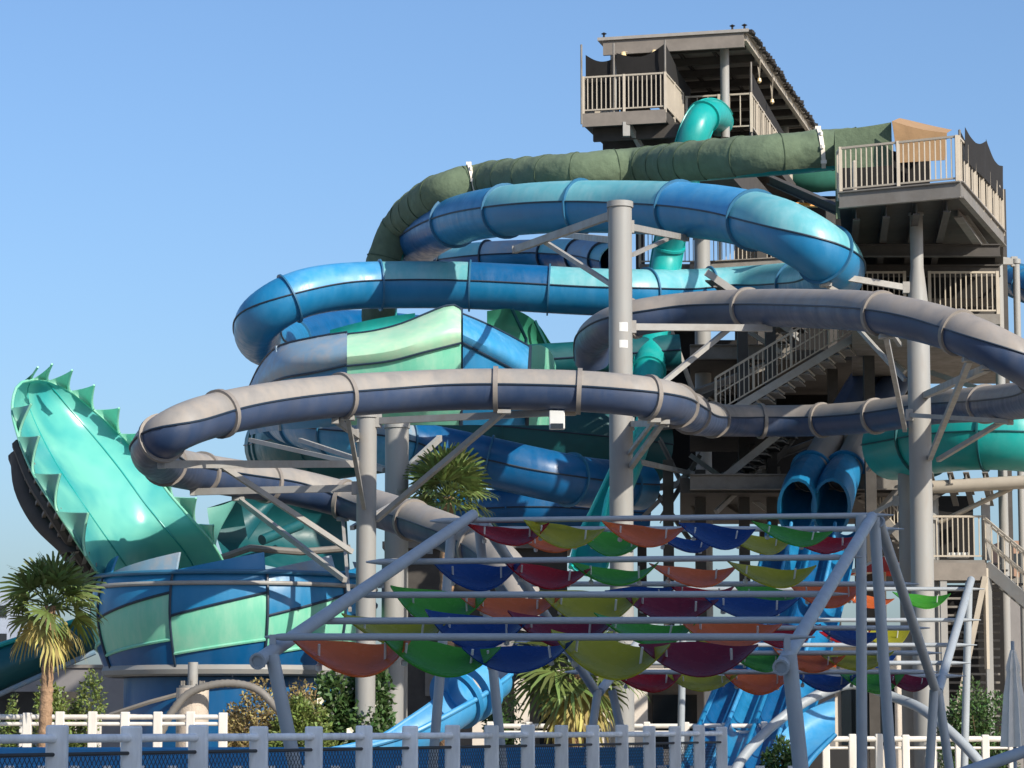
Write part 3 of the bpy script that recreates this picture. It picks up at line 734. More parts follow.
MB().loft(wall(A1, A2, -.25)).build('side_wall', M_blue2, t, True)
MB().tube([P(x, y, d - .1) for x, y, d in sm(A2, 12)], .05, 8).build('lower_rim', M_blue, t, True)

# ------------------------------------------------------------------ columns with their arms
TUBES = [(gpts, .4), (bpts, .675)]
def snap(c):
    c = P(*c); best = None
    for pts_, r_ in TUBES:
        for p in pts_:
            q = p - V((0, 0, r_ + .03))
            if abs(q.y - c.y) > 9: continue
            sx = FPX * (q.x / q.y - c.x / c.y); sz = FPX * ((q.z - ZC) / q.y - (c.z - ZC) / c.y); d = math.hypot(sx, sz)
            if d < 24 and (best is None or d < best[0]): best = (d, q)
    return (best[1], True) if best else (c, False)
def column(label, px, D, ytop, r, arms=(), braces=(), cap=True, base=0.0, name='support_column', step=None, m=None, cat='column'):
    top = P(px, ytop, D); b = V((top.x, D, base)); t = thing(name, label, cat, b, 'steel columns carrying the slides')
    m = m or M_col
    mb = MB()
    if step:   # lower part thicker, flared joint
        zj = P(px, step[0], D).z; b0 = V((b.x, b.y, 0))
        mb.lathe(b0, [(0, base), (step[1], base), (step[1], zj - .6), (r, zj + .4), (r, top.z), (0, top.z)], 24)
    else:
        mb.lathe(V((b.x, b.y, 0)), [(0, base), (r, base), (r, top.z), (0, top.z)], 28)
    mb.build('shaft', m, t, True)
    rj = step[1] if step else r
    if cap:
        MB().lathe(V((b.x, b.y, 0)), [(r, top.z - .1), (r + .03, top.z - .1), (r + .03, top.z + .02), (0, top.z + .02)], 28).build('cap_plate', m, t, True)
    for z in (.02,):
        MB().lathe(V((b.x, b.y, 0)), [(rj, z), (rj + .25, z), (rj + .25, z + .05), (rj, z + .05)], 24).build('base_plate', m, t, True)
    for a, c, wd, ht in arms:
        A = P(*a); C_, hit = snap(c)
        o = MB().beam(A, C_, wd, ht).build('bracket_arm', M_steel, t)
        d = (C_ - A).normalized()
        MB().box(C_ - d * .06, (.13, .13, .15)).build('clevis', M_steel, o)
        MB().box(A + d * .05, (.16, .16, .26)).build('end_plate', M_steel, o)
    for a, c, wd in braces:
        e0, _ = P(*a), 0; e1, hit = snap(c)
        if not hit: e1 = P(*c)
        o = MB().beam(e0, e1, wd, wd).build('brace', M_steel, t)
        if hit: MB().box(e1, (.26, .26, .08)).build('saddle', M_steel, o)
    return t
# thick column in front of the blue loops
column('thickest tall column in the middle, rising in front of the blue loops', 620, 57.5, 203, .245,
       arms=[((612, 215, 57.5), (514, 250, 62), .1, .16), ((612, 240, 58), (556, 236, 66), .1, .14), ((630, 227, 57.5), (686, 246, 63), .1, .14), ((630, 327, 57.5), (770, 326, 60), .1, .14), ((630, 424, 57.6), (672, 402, 55), .09, .12)],
       braces=[((542, 240, 61), (612, 285, 57.5), .09), ((632, 255, 57.5), (672, 236, 62), .08), ((632, 408, 57.5), (728, 340, 59.5), .1), ((640, 420, 57.5), (686, 404, 54.6), .09), ((630, 468, 57.5), (662, 424, 55.4), .1), ((628, 455, 57.5), (655, 420, 55.2), .07)])
for yy in (327, 346):
    pass
column('column left of the palm crown carrying the front arc of the grey slide', 367, 56, 413, .2,
       arms=[((360, 464, 56), (152, 456, 50.5), .1, .14), ((358, 488, 56), (190, 497, 57.5), .1, .14), ((376, 421, 56), (558, 415, 53.8), .1, .13), ((358, 436, 56), (337, 412, 53.6), .09, .12)],
       braces=[((352, 552, 55.6), (222, 466, 54), .1), ((345, 580, 55.4), (236, 500, 57), .1), ((376, 520, 56), (505, 424, 54), .1), ((364, 508, 55.7), (347, 418, 53.8), .08), ((352, 528, 56), (392, 505, 58), .09), ((350, 610, 56), (345, 520, 57), .07)])
column('column standing just behind the one under the front grey arc', 397, 63.5, 424, .27, arms=[((405, 470, 63.5), (440, 438, 66), .1, .14)], braces=[((390, 470, 63.5), (300, 440, 68), .1), ((384, 470, 63.5), (250, 440, 67), .1)])
column('slim column rising right of the teal drop slide past the stairs', 702, 83, 236, .24, braces=[((698, 405, 80), (668, 340, 76), .1), ((712, 478, 82.5), (640, 462, 70), .12)], base=0)
t915 = column('tall column under the right deck with a flared joint halfway up', 916, 63.8, 211, .15, step=(285, .26),
       arms=[((908, 288, 63.8), (806, 265, 63.5), .1, .14), ((908, 415, 63.6), (1010, 410, 62), .08, .1)],
       braces=[((880, 315, 63.5), (835, 272, 63), .09), ((926, 395, 63.6), (998, 350, 58), .14), ((930, 458, 63.6), (966, 362, 58.5), .11), ((938, 460, 63.2), (1000, 400, 60), .1), ((900, 345, 64), (868, 300, 58), .09), ((905, 380, 64), (850, 312, 60), .09), ((905, 430, 64), (885, 330, 62), .1)])
MB().box(P(922, 206, 63.8), (1.75, .4, .3), math.radians(-12)).build('cap_beam', M_dksteel, t915)
column('slim back column left of the tall right column below the grey slide', 905, 70, 425, .2, arms=[((898, 500, 70), (860, 520, 70), .1, .1)], braces=[((898, 440, 70), (868, 470, 72), .1), ((912, 512, 70), (876, 545, 70), .1)])
column('slim square column at the right corner of the deck', 997, 71, 212, .12, arms=[((993, 262, 71), (1012, 262, 71), .14, .14)])
column('short slim column beside the deep blue tube at the right edge', 1016, 72, 260, .09, arms=[((1016, 262, 72), (985, 258, 72), .14, .16)])
column('column hidden behind the exit flume under the pergola leaves', 393, 60, 560, .24)
column('short column beside the round mouth of the exit flume', 343, 62, 640, .1)
# floodlight and notices
t = thing('floodlight', 'white box floodlight on the arm below the front grey arc', 'floodlight', P(557, 420, 53.4))
MB().box(P(557, 420, 53.3), (.3, .2, .36)).build('lamp_box', M_lamp, t, False, bevel=.02)
MB().box(P(557, 426, 53.18), (.24, .02, .1)).build('lens', M_glass, t)
MB().beam(P(557, 413, 53.5), P(575, 413, 53.7), .1, .1).build('bracket', M_rail, t)
for yy, lab in ((327, 'upper white square notice stuck on the thickest column'), (344, 'lower white torn notice stuck on the thickest column')):
    tp_ = P(620, 203, 57.5); zc_ = P(620, yy, 57.3).z
    mb = MB(); ring(mb, V((tp_.x, 57.5, zc_)), V((0, 0, 1)), V((0, -1, 0)), V((1, 0, 0)), .2455, .2495, .095 if yy == 327 else .08, 10, -.15, .6)
    tag(mb.build('notice', M_lamp), lab, 'notice')

# ------------------------------------------------------------------ slide tower
T = thing('slide_tower', 'tall grey steel and timber slide tower with roofed hut, decks and stairs', 'tower', G(800, 78))
ux, uy = V((.97, -.245, 0)), V((.245, .97, 0)); OR = V((6.62, 78, 0))
def TL(a, b, z): return OR + ux * a + uy * b + V((0, 0, z))
def tbox(a0, a1, b0, b1, z0, z1): 
    return MB().hexa([TL(a0, b0, z0), TL(a1, b0, z0), TL(a1, b1, z0), TL(a0, b1, z0), TL(a0, b0, z1), TL(a1, b0, z1), TL(a1, b1, z1), TL(a0, b1, z1)])
zr = P(745, 33, 78).z
# roof
rf = tbox(-4.25, .15, -.15, 13.6, zr, zr + .09).build('roof', M_roof, T)
tbox(-4.1, 0.0, -.08, .02, zr - .42, zr - .005).build('fascia', M_fascia, T)
tbox(-.06, .06, .03, 13.4, zr - .22, zr - .005).build('side_fascia', M_rail, T)
mb = MB()
for k in range(9): 
    b = .9 + k * 1.5; A = TL(-4.0, b, zr - .16); B = TL(-.1, b, zr - .16); mb.beam(A, B, .1, .22)
for a in (-3.2, -2.2, -1.2): mb.beam(TL(a, .1, zr - .05), TL(a, 13.3, zr - .05), .08, .08)
mb.build('rafters', M_vdark, T)
mb = MB()
for k in range(42):
    b = k * .33; mb.box(TL(.2, b, zr + .03 + random.uniform(-.03, .03)), (.12, random.uniform(.2, .34), random.uniform(.05, .12)), random.uniform(-.5, .5))
mb.build('ragged_roof_edge', M_shingle, rf)
tbox(-4.2, .1, 13.3, 13.5, zr - .4, zr - .006).build('fascia', M_vdark, T)
# hut floor and balcony
zf = P(640, 112, 77.4).z
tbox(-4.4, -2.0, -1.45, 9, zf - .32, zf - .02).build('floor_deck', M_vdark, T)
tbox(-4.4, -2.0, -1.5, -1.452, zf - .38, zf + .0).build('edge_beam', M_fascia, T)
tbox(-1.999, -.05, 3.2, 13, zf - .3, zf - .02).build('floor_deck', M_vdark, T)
railing([TL(-4.38, 2.5, zf), TL(-4.38, -1.45, zf), TL(-2.02, -1.45, zf), TL(-2.02, 1.2, zf)], T)
railing([TL(-2.0, 1.7, zf), TL(-.1, 1.7, zf), TL(-.1, 9.5, zf - .25)], T, bal=.3)
for a, b in ((-3.9, .6), (-.72, .85), (-.72, 6), (-.72, 12.4), (-3.9, 12.4)):
    q = TL(a, b, 0); MB().cyl(q + V((0, 0, zf - .4)), q + V((0, 0, zr - .1)), .13, 14).build('roof_post', M_col, T, True)
# drapes of netting
def net(pts4, name, m, sag=.15, n=10):
    a, b, c, d = [V(p) for p in pts4]   # top left, top right, bottom right, bottom left
    rows = []
    for i in range(6):
        f = i / 5; L_, R_ = a.lerp(d, f), b.lerp(c, f); row = []
        for j in range(n + 1):
            g = j / n; p = L_.lerp(R_, g) - V((0, 0, sag * math.sin(PI * g) * (1 - f)))
            p += V((0, .05 * noise.noise(p * 1.7), 0)); row.append(p)
        rows.append(row)
    return MB().loft(rows, V((0, .02, 0))).build(name, m, T, True)
net([TL(-4.34, -1.3, zf + 1.75), TL(-3.5, -1.3, zf + 1.6), TL(-3.5, -1.3, zf + .1), TL(-4.34, -1.3, zf + .1)], 'netting', M_net)
net([TL(-3.45, -1.28, zf + 1.75), TL(-2.05, -1.28, zf + 1.95), TL(-2.05, -1.28, zf + .1), TL(-3.45, -1.28, zf + .1)], 'netting', M_net, .25)
net([TL(-2.04, -1.25, zf + 1.95), TL(-2.04, 2.6, zf + 1.5), TL(-2.04, 2.6, zf + .1), TL(-2.04, -1.25, zf + .1)], 'netting', M_net, .1)
net([TL(-.18, 2, zf + 1.9), TL(-.18, 9.4, zf + 1.3), TL(-.18, 9.4, zf + .1), TL(-.18, 2, zf + .1)], 'netting', M_net, .1)
for a, b in ((-4.42, -1.5), (-2.02, -1.45), (-3.5, -1.42), (-.1, 1.75)):
    q = TL(a, b, zf); MB().cyl(q - V((0, 0, .3)), q + V((0, 0, 2.0)), .03, 8).build('netting_pole', M_dksteel, T)
# dark back wall of the hut and underside
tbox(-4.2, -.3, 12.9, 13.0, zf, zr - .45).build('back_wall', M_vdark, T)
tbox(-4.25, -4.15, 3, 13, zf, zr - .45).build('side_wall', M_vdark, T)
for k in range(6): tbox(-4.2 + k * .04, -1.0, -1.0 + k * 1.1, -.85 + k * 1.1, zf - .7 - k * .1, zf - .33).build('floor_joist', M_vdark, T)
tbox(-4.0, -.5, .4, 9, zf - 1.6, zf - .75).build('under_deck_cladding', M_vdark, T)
MB().beam(TL(-3.1, -1.3, zf - .35), TL(-2.6, .4, zf - 1.6), .12, .16).build('knee_brace', M_steel, T)
MB().beam(TL(-3.15, -1.4, zf - .3), TL(-3.15, -1.4, zf - .7), .2, .2).build('knee_bracket', M_steel, T)
# lights strung along the roof edge
for k, b in enumerate((2.2, 4.6)):
    q = TL(.1, b, zr - .2); drop = (.5, .6)[k]
    o = MB().tube([q, q + V((.0, .25, -drop * .6)), q + V((0, .35, -drop)), q + V((0, .6, -drop * .4)), q + V((0, .9, 0))], .018, 5).build('light_cable', M_rail, T)
    MB().lathe(q + V((0, .35, -drop - .12)), [(0, -.08), (.07, -.02), (.05, .08), (0, .1)], 10).build('bulb', M_bulb, o, True)
for a in (-3.5, -2.6):
    q = TL(a, -.1, zr - .45); MB().lathe(q, [(0, -.1), (.09, -.03), (.06, .08), (0, .1)], 10).build('bulb', M_bulb, T, True)
    MB().tube([q + V((0, 0, .08)), q + V((.3, 0, .1)), q + V((.6, 0, .35))], .015, 5).build('light_cable', M_rail, T)
for a in (-4.1, -.35, .0): MB().lathe(TL(a, .05, zr + .15), [(.03, -.06), (.03, .06), (.09, .09), (0, .14)], 8).build('roof_finial', M_shingle, T)

# right hand deck
DC = P(960, 182, 61.6); zd = DC.z
def DK(px, D): return G(px, D, zd)
fl = [DK(839, 62.9), DK(960, 61.6), DK(1003, 68.0), DK(1003, 80), DK(850, 80)]
mb = MB(); n = len(fl)
mb.add([p - V((0, 0, .3)) for p in fl] + [p - V((0, 0, .02)) for p in fl], [tuple(range(n))[::-1], tuple(range(n, 2 * n))] + [(i, (i + 1) % n, n + (i + 1) % n, n + i) for i in range(n)])
mb.build('floor_deck', M_vdark, T)
for a, b in zip(fl, fl[1:3]):
    MB().ibeam(a + V((0, -.06, -.18)), b + V((0, -.06, -.18)), .14, .38).build('edge_beam', M_dksteel, T)
railing([fl[0] + V((.05, .5, 0)), fl[0] + V((.05, .06, 0)), fl[1] + V((-.05, .06, 0))], T, h=1.05)
zst = V((0, 0, .25))
railing([fl[1] + V((0, .1, 0)), fl[1].lerp(fl[2], .5), fl[2], fl[2] + V((.35, 4, 0))], T, h=1.05, bal=.34)
net([fl[1].lerp(fl[2], .25) + V((-.2, .3, 1.62)), fl[2] + V((-.2, .3, 1.62)), fl[2] + V((-.2, .3, .2)), fl[1].lerp(fl[2], .25) + V((-.2, .3, .2))], 'netting', M_net, .22)
net([fl[2] + V((-.1, .3, 1.65)), fl[2] + V((.3, 4, 1.65)), fl[2] + V((.3, 4, .2)), fl[2] + V((-.1, .3, .2))], 'netting', M_net, .22)
for q in (fl[1].lerp(fl[2], .25), fl[2], fl[2] + V((.3, 4, 0))):
    MB().cyl(q + V((-.2, .3, 0)), q + V((-.2, .3, 1.6)), .03, 8).build('netting_pole', M_dksteel, T)
net([P(965, 127, 62.3), P(986, 141, 65), P(986, 180, 65), P(965, 160, 62.3)], 'netting', M_net, .2)
net([P(986, 139, 65.1), P(1003, 166, 68), P(1003, 200, 68), P(986, 180, 65.1)], 'netting', M_net, .2)
# fabric covered start box on the deck: green side, tan front
a0 = DK(836, 66.2); a1 = DK(893, 66); a2 = DK(956, 66.6)
h0 = P(836, 130, 66.2).z; h1 = P(893, 122, 66).z; h2 = P(940, 136, 66.8).z
net([V((a0.x, a0.y, h0)), V((a1.x, a1.y, h1)), a1, a0], 'start_box_cover', M_cloth, .02)
net([V((a0.x, a0.y, h0)), V((a1.x, a1.y, h1)), V((a1.x + .5, a1.y + 5, h1)), V((a0.x + .5, a0.y + 5, h0))], 'start_box_cover', M_cloth, .02)
net([P(892, 121, 65.6), P(947, 133, 65.2), P(945, 160, 65.2), P(898, 163, 65.5)], 'tarpaulin', M_tan, .05)
net([P(892, 121, 65.7), P(947, 133, 65.3), P(952, 130, 70), P(900, 118, 70)], 'tarpaulin', M_tan, .05)
net([P(890, 150, 66.2), P(930, 158, 66.2), P(930, 192, 66.2), P(890, 192, 66.2)], 'netting', M_net, .02)  # black sheet added to paint the dark interior below the tarpaulin
net([P(838, 168, 65.7), P(893, 165, 65.6), P(893, 192, 65.6), P(838, 192, 65.7)], 'netting', M_net, .02)  # same painted darkness below the green cover
tbox_m = MB().box(a2 + V((-.5, .8, .35)), (1.1, .5, .06)); tbox_m.build('bench', M_steel, T)
MB().box(a0 + V((.35, -.9, .75)), (.1, .1, 1.0)).build('control_post', M_rail, T, False, bevel=.04)
# underside framing of the deck
for f in (.15, .4, .65, .9):
    A = fl[0].lerp(fl[1], f) + V((0, .15, -.48)); MB().ibeam(A, A + V((1.5, 14, 0)), .16, .3).build('deck_joist', M_vdark, T)
for y in (66, 69, 72, 76):
    MB().ibeam(G(850, y, zd - .8), G(1000, y, zd - .8), .16, .3).build('deck_girder', M_vdark, T)
for (a, c) in (((845, 210, 66), (905, 260, 74)), ((905, 250, 72), (1000, 240, 69)), ((990, 235, 69), (900, 285, 76)), ((958, 212, 63.4), (985, 250, 67)), ((860, 300, 76), (905, 230, 70)), ((800, 205, 78), (870, 330, 80)), ((770, 180, 78), (850, 215, 70)), ((870, 230, 76), (888, 275, 72)), ((840, 275, 78), (888, 250, 72))):
    MB().ibeam(P(*a), P(*c), .2, .26).build('brace_beam', M_dksteel if a[0] in (958, 905) else M_vdark, T)
MB().box(P(806, 205, 74), (.7, .2, .08), .2).build('warning_board', M_orangeboard, T)

# landings and stairs
def slab(pxa, pxb, Da, Db, py, name='landing', m=None, th=.25):
    z = P(pxa, py, Da).z
    pts = [G(pxa, Da, z), G(pxb, Da, z), G(pxb, Db, z), G(pxa, Db, z)]
    MB().hexa([p - V((0, 0, th)) for p in pts] + pts).build(name, m or M_dksteel, T)
    return z
z = slab(852, 1000, 68, 80, 314); railing([G(930, 68.1, z), G(998, 68.1, z), G(1000, 74, z)], T); railing([G(852, 68.1, z), G(905, 68.1, z)], T)
net([G(905, 70, z + 2.2), G(995, 70, z + 2.2), G(995, 70, z + .7), G(905, 70, z + .7)], 'painted_shade_sheet', M_net, .1)  # near-black sheets put in for the dark behind the landing
net([G(905, 71, z + 1.9), G(850, 72, z + 1.8), G(850, 72, z + .2), G(905, 71, z + .2)], 'painted_shade_sheet', M_net, .1)
z = slab(640, 800, 86, 90, 264); railing([G(640, 86.1, z), G(800, 86.1, z)], T)
tb = P(890, 316, 72); bt = P(716, 420, 72)
stairs(bt, tb, 1.3, T, 17)
stairs(P(790, 330, 78), P(706, 272, 78), 1.3, T, 10, False)
stairs(P(700, 400, 80), P(800, 318, 80), 1.3, T, 12, False, M_vdark, M_vdark)
stairs(P(716, 484, 75), P(790, 425, 75), 1.3, T, 9, False)
stairs(P(912, 552, 76), P(842, 470, 76), 1.2, T, 12, True, None, M_dksteel)
z = slab(680, 915, 74.5, 86, 478, 'landing', M_vdark, .4)
z = slab(690, 780, 73, 80, 418, 'landing', M_vdark, .2)
z = slab(690, 900, 80, 90, 350, 'landing', M_vdark, .3)
# near-black sheets added at the back to paint the tower's inner shade
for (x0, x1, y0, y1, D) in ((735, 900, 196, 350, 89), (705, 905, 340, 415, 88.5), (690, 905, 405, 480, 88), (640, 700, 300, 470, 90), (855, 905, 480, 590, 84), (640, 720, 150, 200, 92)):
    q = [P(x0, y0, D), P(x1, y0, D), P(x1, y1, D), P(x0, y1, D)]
    MB().loft([[q[0], q[1]], [q[3], q[2]]], V((0, .05, 0))).build('painted_shade_sheet', M_net, T)
# tower frame posts and bracing
for a, c in (((700, 300, 79), (780, 352, 79)), ((716, 512, 75), (760, 470, 76)), ((800, 470, 75), (842, 440, 76)), ((868, 455, 74), (905, 425, 73)), ((860, 330, 74), (905, 372, 73)), ((930, 345, 72), (998, 322, 70)), ((930, 372, 73), (998, 395, 71)), ((690, 455, 77.5), (770, 512, 77.5)), ((870, 520, 75), (908, 478, 74)), ((640, 520, 78), (690, 470, 78))):
    MB().beam(P(*a), P(*c), .12, .12).build('brace', M_steel, T)
for px, D, yt in ((700, 76, 470), (760, 86, 150), (770, 76, 320), (860, 86, 150), (905, 80, 130), (1000, 80, 190), (640, 88, 200), (668, 76, 460), (742, 76, 300), (830, 82, 200), (868, 74, 320)):
    p = P(px, yt, D); MB().box((p.x, D, p.z / 2), (.28, .28, p.z)).build('tower_post', M_vdark, T)
for a, c in (((690, 520, 78), (760, 435, 78)), ((640, 470, 78), (690, 540, 78)), ((660, 520, 79), (700, 455, 79)), ((762, 480, 76), (800, 430, 76)), ((700, 485, 76), (820, 440, 78)), ((640, 430, 84), (780, 410, 84)), ((690, 395, 77), (780, 360, 80)), ((900, 480, 75), (850, 460, 75)), ((880, 470, 73), (905, 440, 72)), ((640, 490, 79), (780, 470, 79)), ((770, 530, 78), (690, 480, 79)), ((660, 440, 79), (700, 520, 79)), ((905, 470, 75), (845, 500, 75))):
    MB().ibeam(P(*a), P(*c), .16, .2).build('brace_beam', M_dksteel, T)
MB().ibeam(P(690, 482, 74.3), P(912, 482, 74.3), .2, .42).build('girder', M_dksteel, T)
MB().ibeam(P(690, 352, 79.7), P(790, 352, 79.7), .2, .42).build('girder', M_dksteel, T)
MB().ibeam(P(690, 268, 85.8), P(800, 262, 85.8), .2, .36).build('girder', M_dksteel, T)

# frame carrying the teal tube right
t = thing('tube_cradle', 'steel cradle beam under the bright teal raft tube', 'support', G(960, 67))
MB().cyl(P(920, 488, 67), P(1060, 480, 66), .16, 12).build('cradle_pipe', M_rail, t, True)
for x in (930, 950, 966, 985): MB().ibeam(P(x, 478, 66.6), P(x + 6, 500, 68), .14, .3).build('saddle', M_dksteel, t)
MB().beam(P(930, 500, 67), P(968, 478, 67), .3, .1).build('saddle_plate', M_vdark, t)
MB().cyl(P(1012, 488, 66.6), P(940, 522, 67.4), .06, 8).build('tie_rod', M_rail, t, True)
c = P(1060, 482, 66); MB().cyl((c.x, c.y, 0), c, .2).build('leg', M_col, t, True)
c = P(934, 488, 67); MB().cyl((c.x, c.y + .4, 0), c + V((0, .4, 0)), .16).build('leg', M_col, t, True)

# lower right stair platform
S = thing('stair_platform', 'low steel platform with railing and covered stair beside the tall right column', 'platform', G(965, 68))
z = P(960, 560, 67).z
pts = [G(930, 67, z), G(985, 67, z), G(985, 71, z), G(930, 71, z)]
MB().hexa([p - V((0, 0, .1)) for p in pts] + pts).build('floor_deck', M_dksteel, S)
MB().beam(G(930, 66.95, z - .28), G(986, 66.95, z - .28), .12, .42).build('edge_beam', M_fascia, S)
railing([G(932, 67.1, z), G(985, 67.1, z)], S)
MB().box(G(953, 69, z + .85), (1.0, .08, 1.7)).build('screen_panel', M_net, S)
MB().box(G(958, 67.3, z + .12), (.5, .3, .14)).build('white_crate', M_lamp, S, False, bevel=.02)
mb = MB()
for k in range(17):
    mb.box(G(968, 67.4 + k * .05, z - .5 - k * .2), (1.5, .3, .05))
mb.build('stair_treads', M_dksteel, S)
MB().box(G(968, 69, (z - .5) / 2), (1.8, .1, z - .5)).build('back_panel', M_net, S)
MB().beam(G(940, 67, 0), G(985, 66.9, z - .4), .13, .13).build('brace', M_rail, S)
for px in (945, 990): MB().box(G(px, 67, (z - .4) / 2), (.16, .16, z - .4)).build('leg', M_col, S)
for q in (0, 1.2):
    A = G(986, 67 + q, z); B = G(1050, 66 + q, z - 1.35)
    MB().beam(A - V((0, 0, .15)), B - V((0, 0, .15)), .08, .3).build('stringer', M_steel, S)
    mb = MB()
    for h in (1.0, .5): mb.beam(A + V((0, 0, h)), B + V((0, 0, h)), .05, .05)
    for k in range(11): mb.box(A.lerp(B, k / 10) + V((0, 0, .5)), (.03, .03, 1))
    mb.build('stair_railing', M_rail, S)
mb = MB()
for k in range(8):
    p = G(986, 67.6, z).lerp(G(1050, 66.6, z - 1.35), (k + .5) / 8); mb.box(p, (.3, 1.15, .04))
mb.build('treads', M_dksteel, S)
MB().box(G(986, 67.2, z + .75), (.2, .12, 1.5)).build('gate_post', M_steel, S)
MB().box(G(988, 67.0, z - 1.4), (.16, .16, 2.4), .2).build('newel_leg', M_rail, S)

# ------------------------------------------------------------------ pergola
PG = thing('shade_pergola', 'blue grey steel pergola of long rails on zigzag rafters hung with coloured petals', 'pergola', G(650, 40))
def rail(right, D, name='rail', Lm=6.1, left=None, r=.04):
    R_ = P(right[0], right[1], D); L_ = P(left[0], left[1], D) if left else R_ - V((Lm, 0, 0))
    d = (R_ - L_).normalized()
    return MB().tube([L_, L_ + d * .18, R_ - d * .35, R_], [.012, r, r, .008], 12).build(name, M_perg, PG, True)
R1 = [((815, 637), (265, 637), 30.3), ((830, 620), (312, 621), 32.4), ((848, 594), (353, 595), 34.6), ((862, 557), (366, 562), 37), ((894, 515), (430, 521), 39.4)]
for r_, l_, D in R1: rail(r_, D, left=l_)
R2 = [((904, 529), 41), ((919, 584), 42.6), ((930, 628), 44), ((942, 653), 45.2), ((938, 672), 46)]
for r_, D in R2: rail(r_, D)
R3 = [((966, 676), 47.5), ((971, 663), 49), ((977, 645), 51), ((981, 620), 53), ((985, 589), 55.2)]
for r_, D in R3: rail(r_, D)
def raf(a, b, r=.078):
    A, B = P(*a), P(*b); o = MB().tube([A, A.lerp(B, .5), B], r, 14).build('rafter', M_perg, PG, True)
    d = (B - A).normalized()
    mb = MB(); u = d.orthogonal().normalized(); ring(mb, A - d * .005, d, u, d.cross(u), r - .015, r + .012, .02, 16); mb.build('end_collar', M_perg, o, True)
    return A, B
def raf_lr(right_a, right_b, left_a=None, left_b=None):
    out = [raf(right_a, right_b)]
    if left_a: out.append(raf(left_a, left_b))
    else:
        la = P(*right_a) - V((5.6, 0, 0)); lb = P(*right_b) - V((5.6, 0, 0))
        MB().tube([la, la.lerp(lb, .5), lb], .078, 14).build('rafter', M_perg, PG, True)
    return out
raf_lr((781, 667, 29.8), (872, 517, 39.4), (258, 661, 29.8), (473, 515, 39.4))
raf_lr((879, 522, 39.6), (936, 692, 46.4))
raf_lr((938, 692, 46.6), (971, 580, 55.2))
for (A_, B_) in (((258, 661, 29.8), (473, 515, 39.4)), ((781, 667, 29.8), (872, 517, 39.4))):
    A, B = P(*A_), P(*B_)
    for r_, l_, D in R1[:4]:
        f = (D - A.y) / (B.y - A.y); p = A.lerp(B, f); zz = P(r_[0], (r_[1] + l_[1]) / 2, D).z
        MB().box((p.x, D, (p.z + zz) / 2), (.07, .07, max(.05, zz - p.z + .05))).build('stub', M_perg, PG)
for a, c, D, r in (((272, 655), (300, 790), 30, .075), ((789, 655), (803, 790), 30, .085), ((861, 515), (862, 800), 39, .075), ((874, 515), (893, 800), 39.6, .08), ((452, 525), (430, 800), 39.3, .07), ((478, 518), (506, 800), 39.7, .07),
                  ((598, 690), (585, 780), 46.2, .07), ((612, 690), (632, 780), 46.6, .07), ((934, 690), (929, 780), 46.2, .075), ((938, 690), (951, 780), 46.6, .075), ((684, 586), (680, 780), 55, .07), ((969, 582), (964, 780), 55.2, .075)):
    A = P(*a, D); B = P(*c, D); d = B - A; B = A + d * (A.z / (A.z - B.z)) if A.z > B.z else B
    o = MB().tube([B, A], r, 14).build('post', M_perg, PG, True)
    MB().lathe(B, [(0, 0), (.18, 0), (.18, .03), (0, .03)], 12).build('base_plate', M_perg, o)

# petals: curved acrylic sheets hung by pins
def petal_mesh():
    n, m = 18, 8; rows = []
    for j in range(m + 1):
        f = j / m * 2 - 1; row = []
        for i in range(n + 1):
            s = i / n * 2 - 1
            b = max(.02, (1 - abs(s) ** 1.7))
            row.append(V((s * .55, f * .5 * b, .17 * abs(s) ** 2.4 - .05 * (1 - f * f) * b - .02 * math.sin(s * 3))))
        rows.append(row)
    mb = MB().loft(rows, V((0, 0, .014))); return mb
pm = petal_mesh()
def pin_mesh(s):
    m = MB(); m.cyl((s * .3, 0, -.06), (s * .3, 0, .13), .012, 6); m.lathe((s * .3, -.012, -.05), [(.011, -.03), (.03, -.02), (.03, .02), (.011, .03)], 8); return m
proto = {}
def petal(px, py, wpx, D, color, label, tilt=24, hk=1.0):
    c = P(px, py, D); wm = wpx * D / FPX
    if color not in proto:
        me = bpy.data.meshes.new('petal_shade'); me.from_pydata([tuple(p) for p in pm.v], [], pm.f)
        bm = bmesh.new(); bm.from_mesh(me); bmesh.ops.recalc_face_normals(bm, faces=bm.faces[:]); bm.to_mesh(me); bm.free()
        for p in me.polygons: p.use_smooth = True
        me.set_sharp_from_angle(angle=math.radians(50)); me.materials.append(M_pet[color])
        mp_ = []
        for s_ in (-1, 1):
            q = pin_mesh(s_); mm = bpy.data.meshes.new('hanger_pin'); mm.from_pydata([tuple(p) for p in q.v], [], q.f); mm.materials.append(M_lamp); mp_.append(mm)
        proto[color] = (me, mp_)
    me, mp_ = proto[color]
    o = bpy.data.objects.new('petal_shade', me); COL.objects.link(o); o.location = c
    o.rotation_euler = (math.radians(tilt + random.uniform(-5, 5)), math.radians(random.uniform(-4, 7)), math.radians(random.uniform(-14, 14)))
    hk *= random.uniform(.84, 1.12); o.scale = (wm, wm * hk, wm * random.uniform(.8, 1.3))
    tag(o, label, 'shade petal', 'coloured petals hung from the pergola')
    for mm in mp_:
        h = bpy.data.objects.new('hanger_pin', mm); COL.objects.link(h); h.parent = o
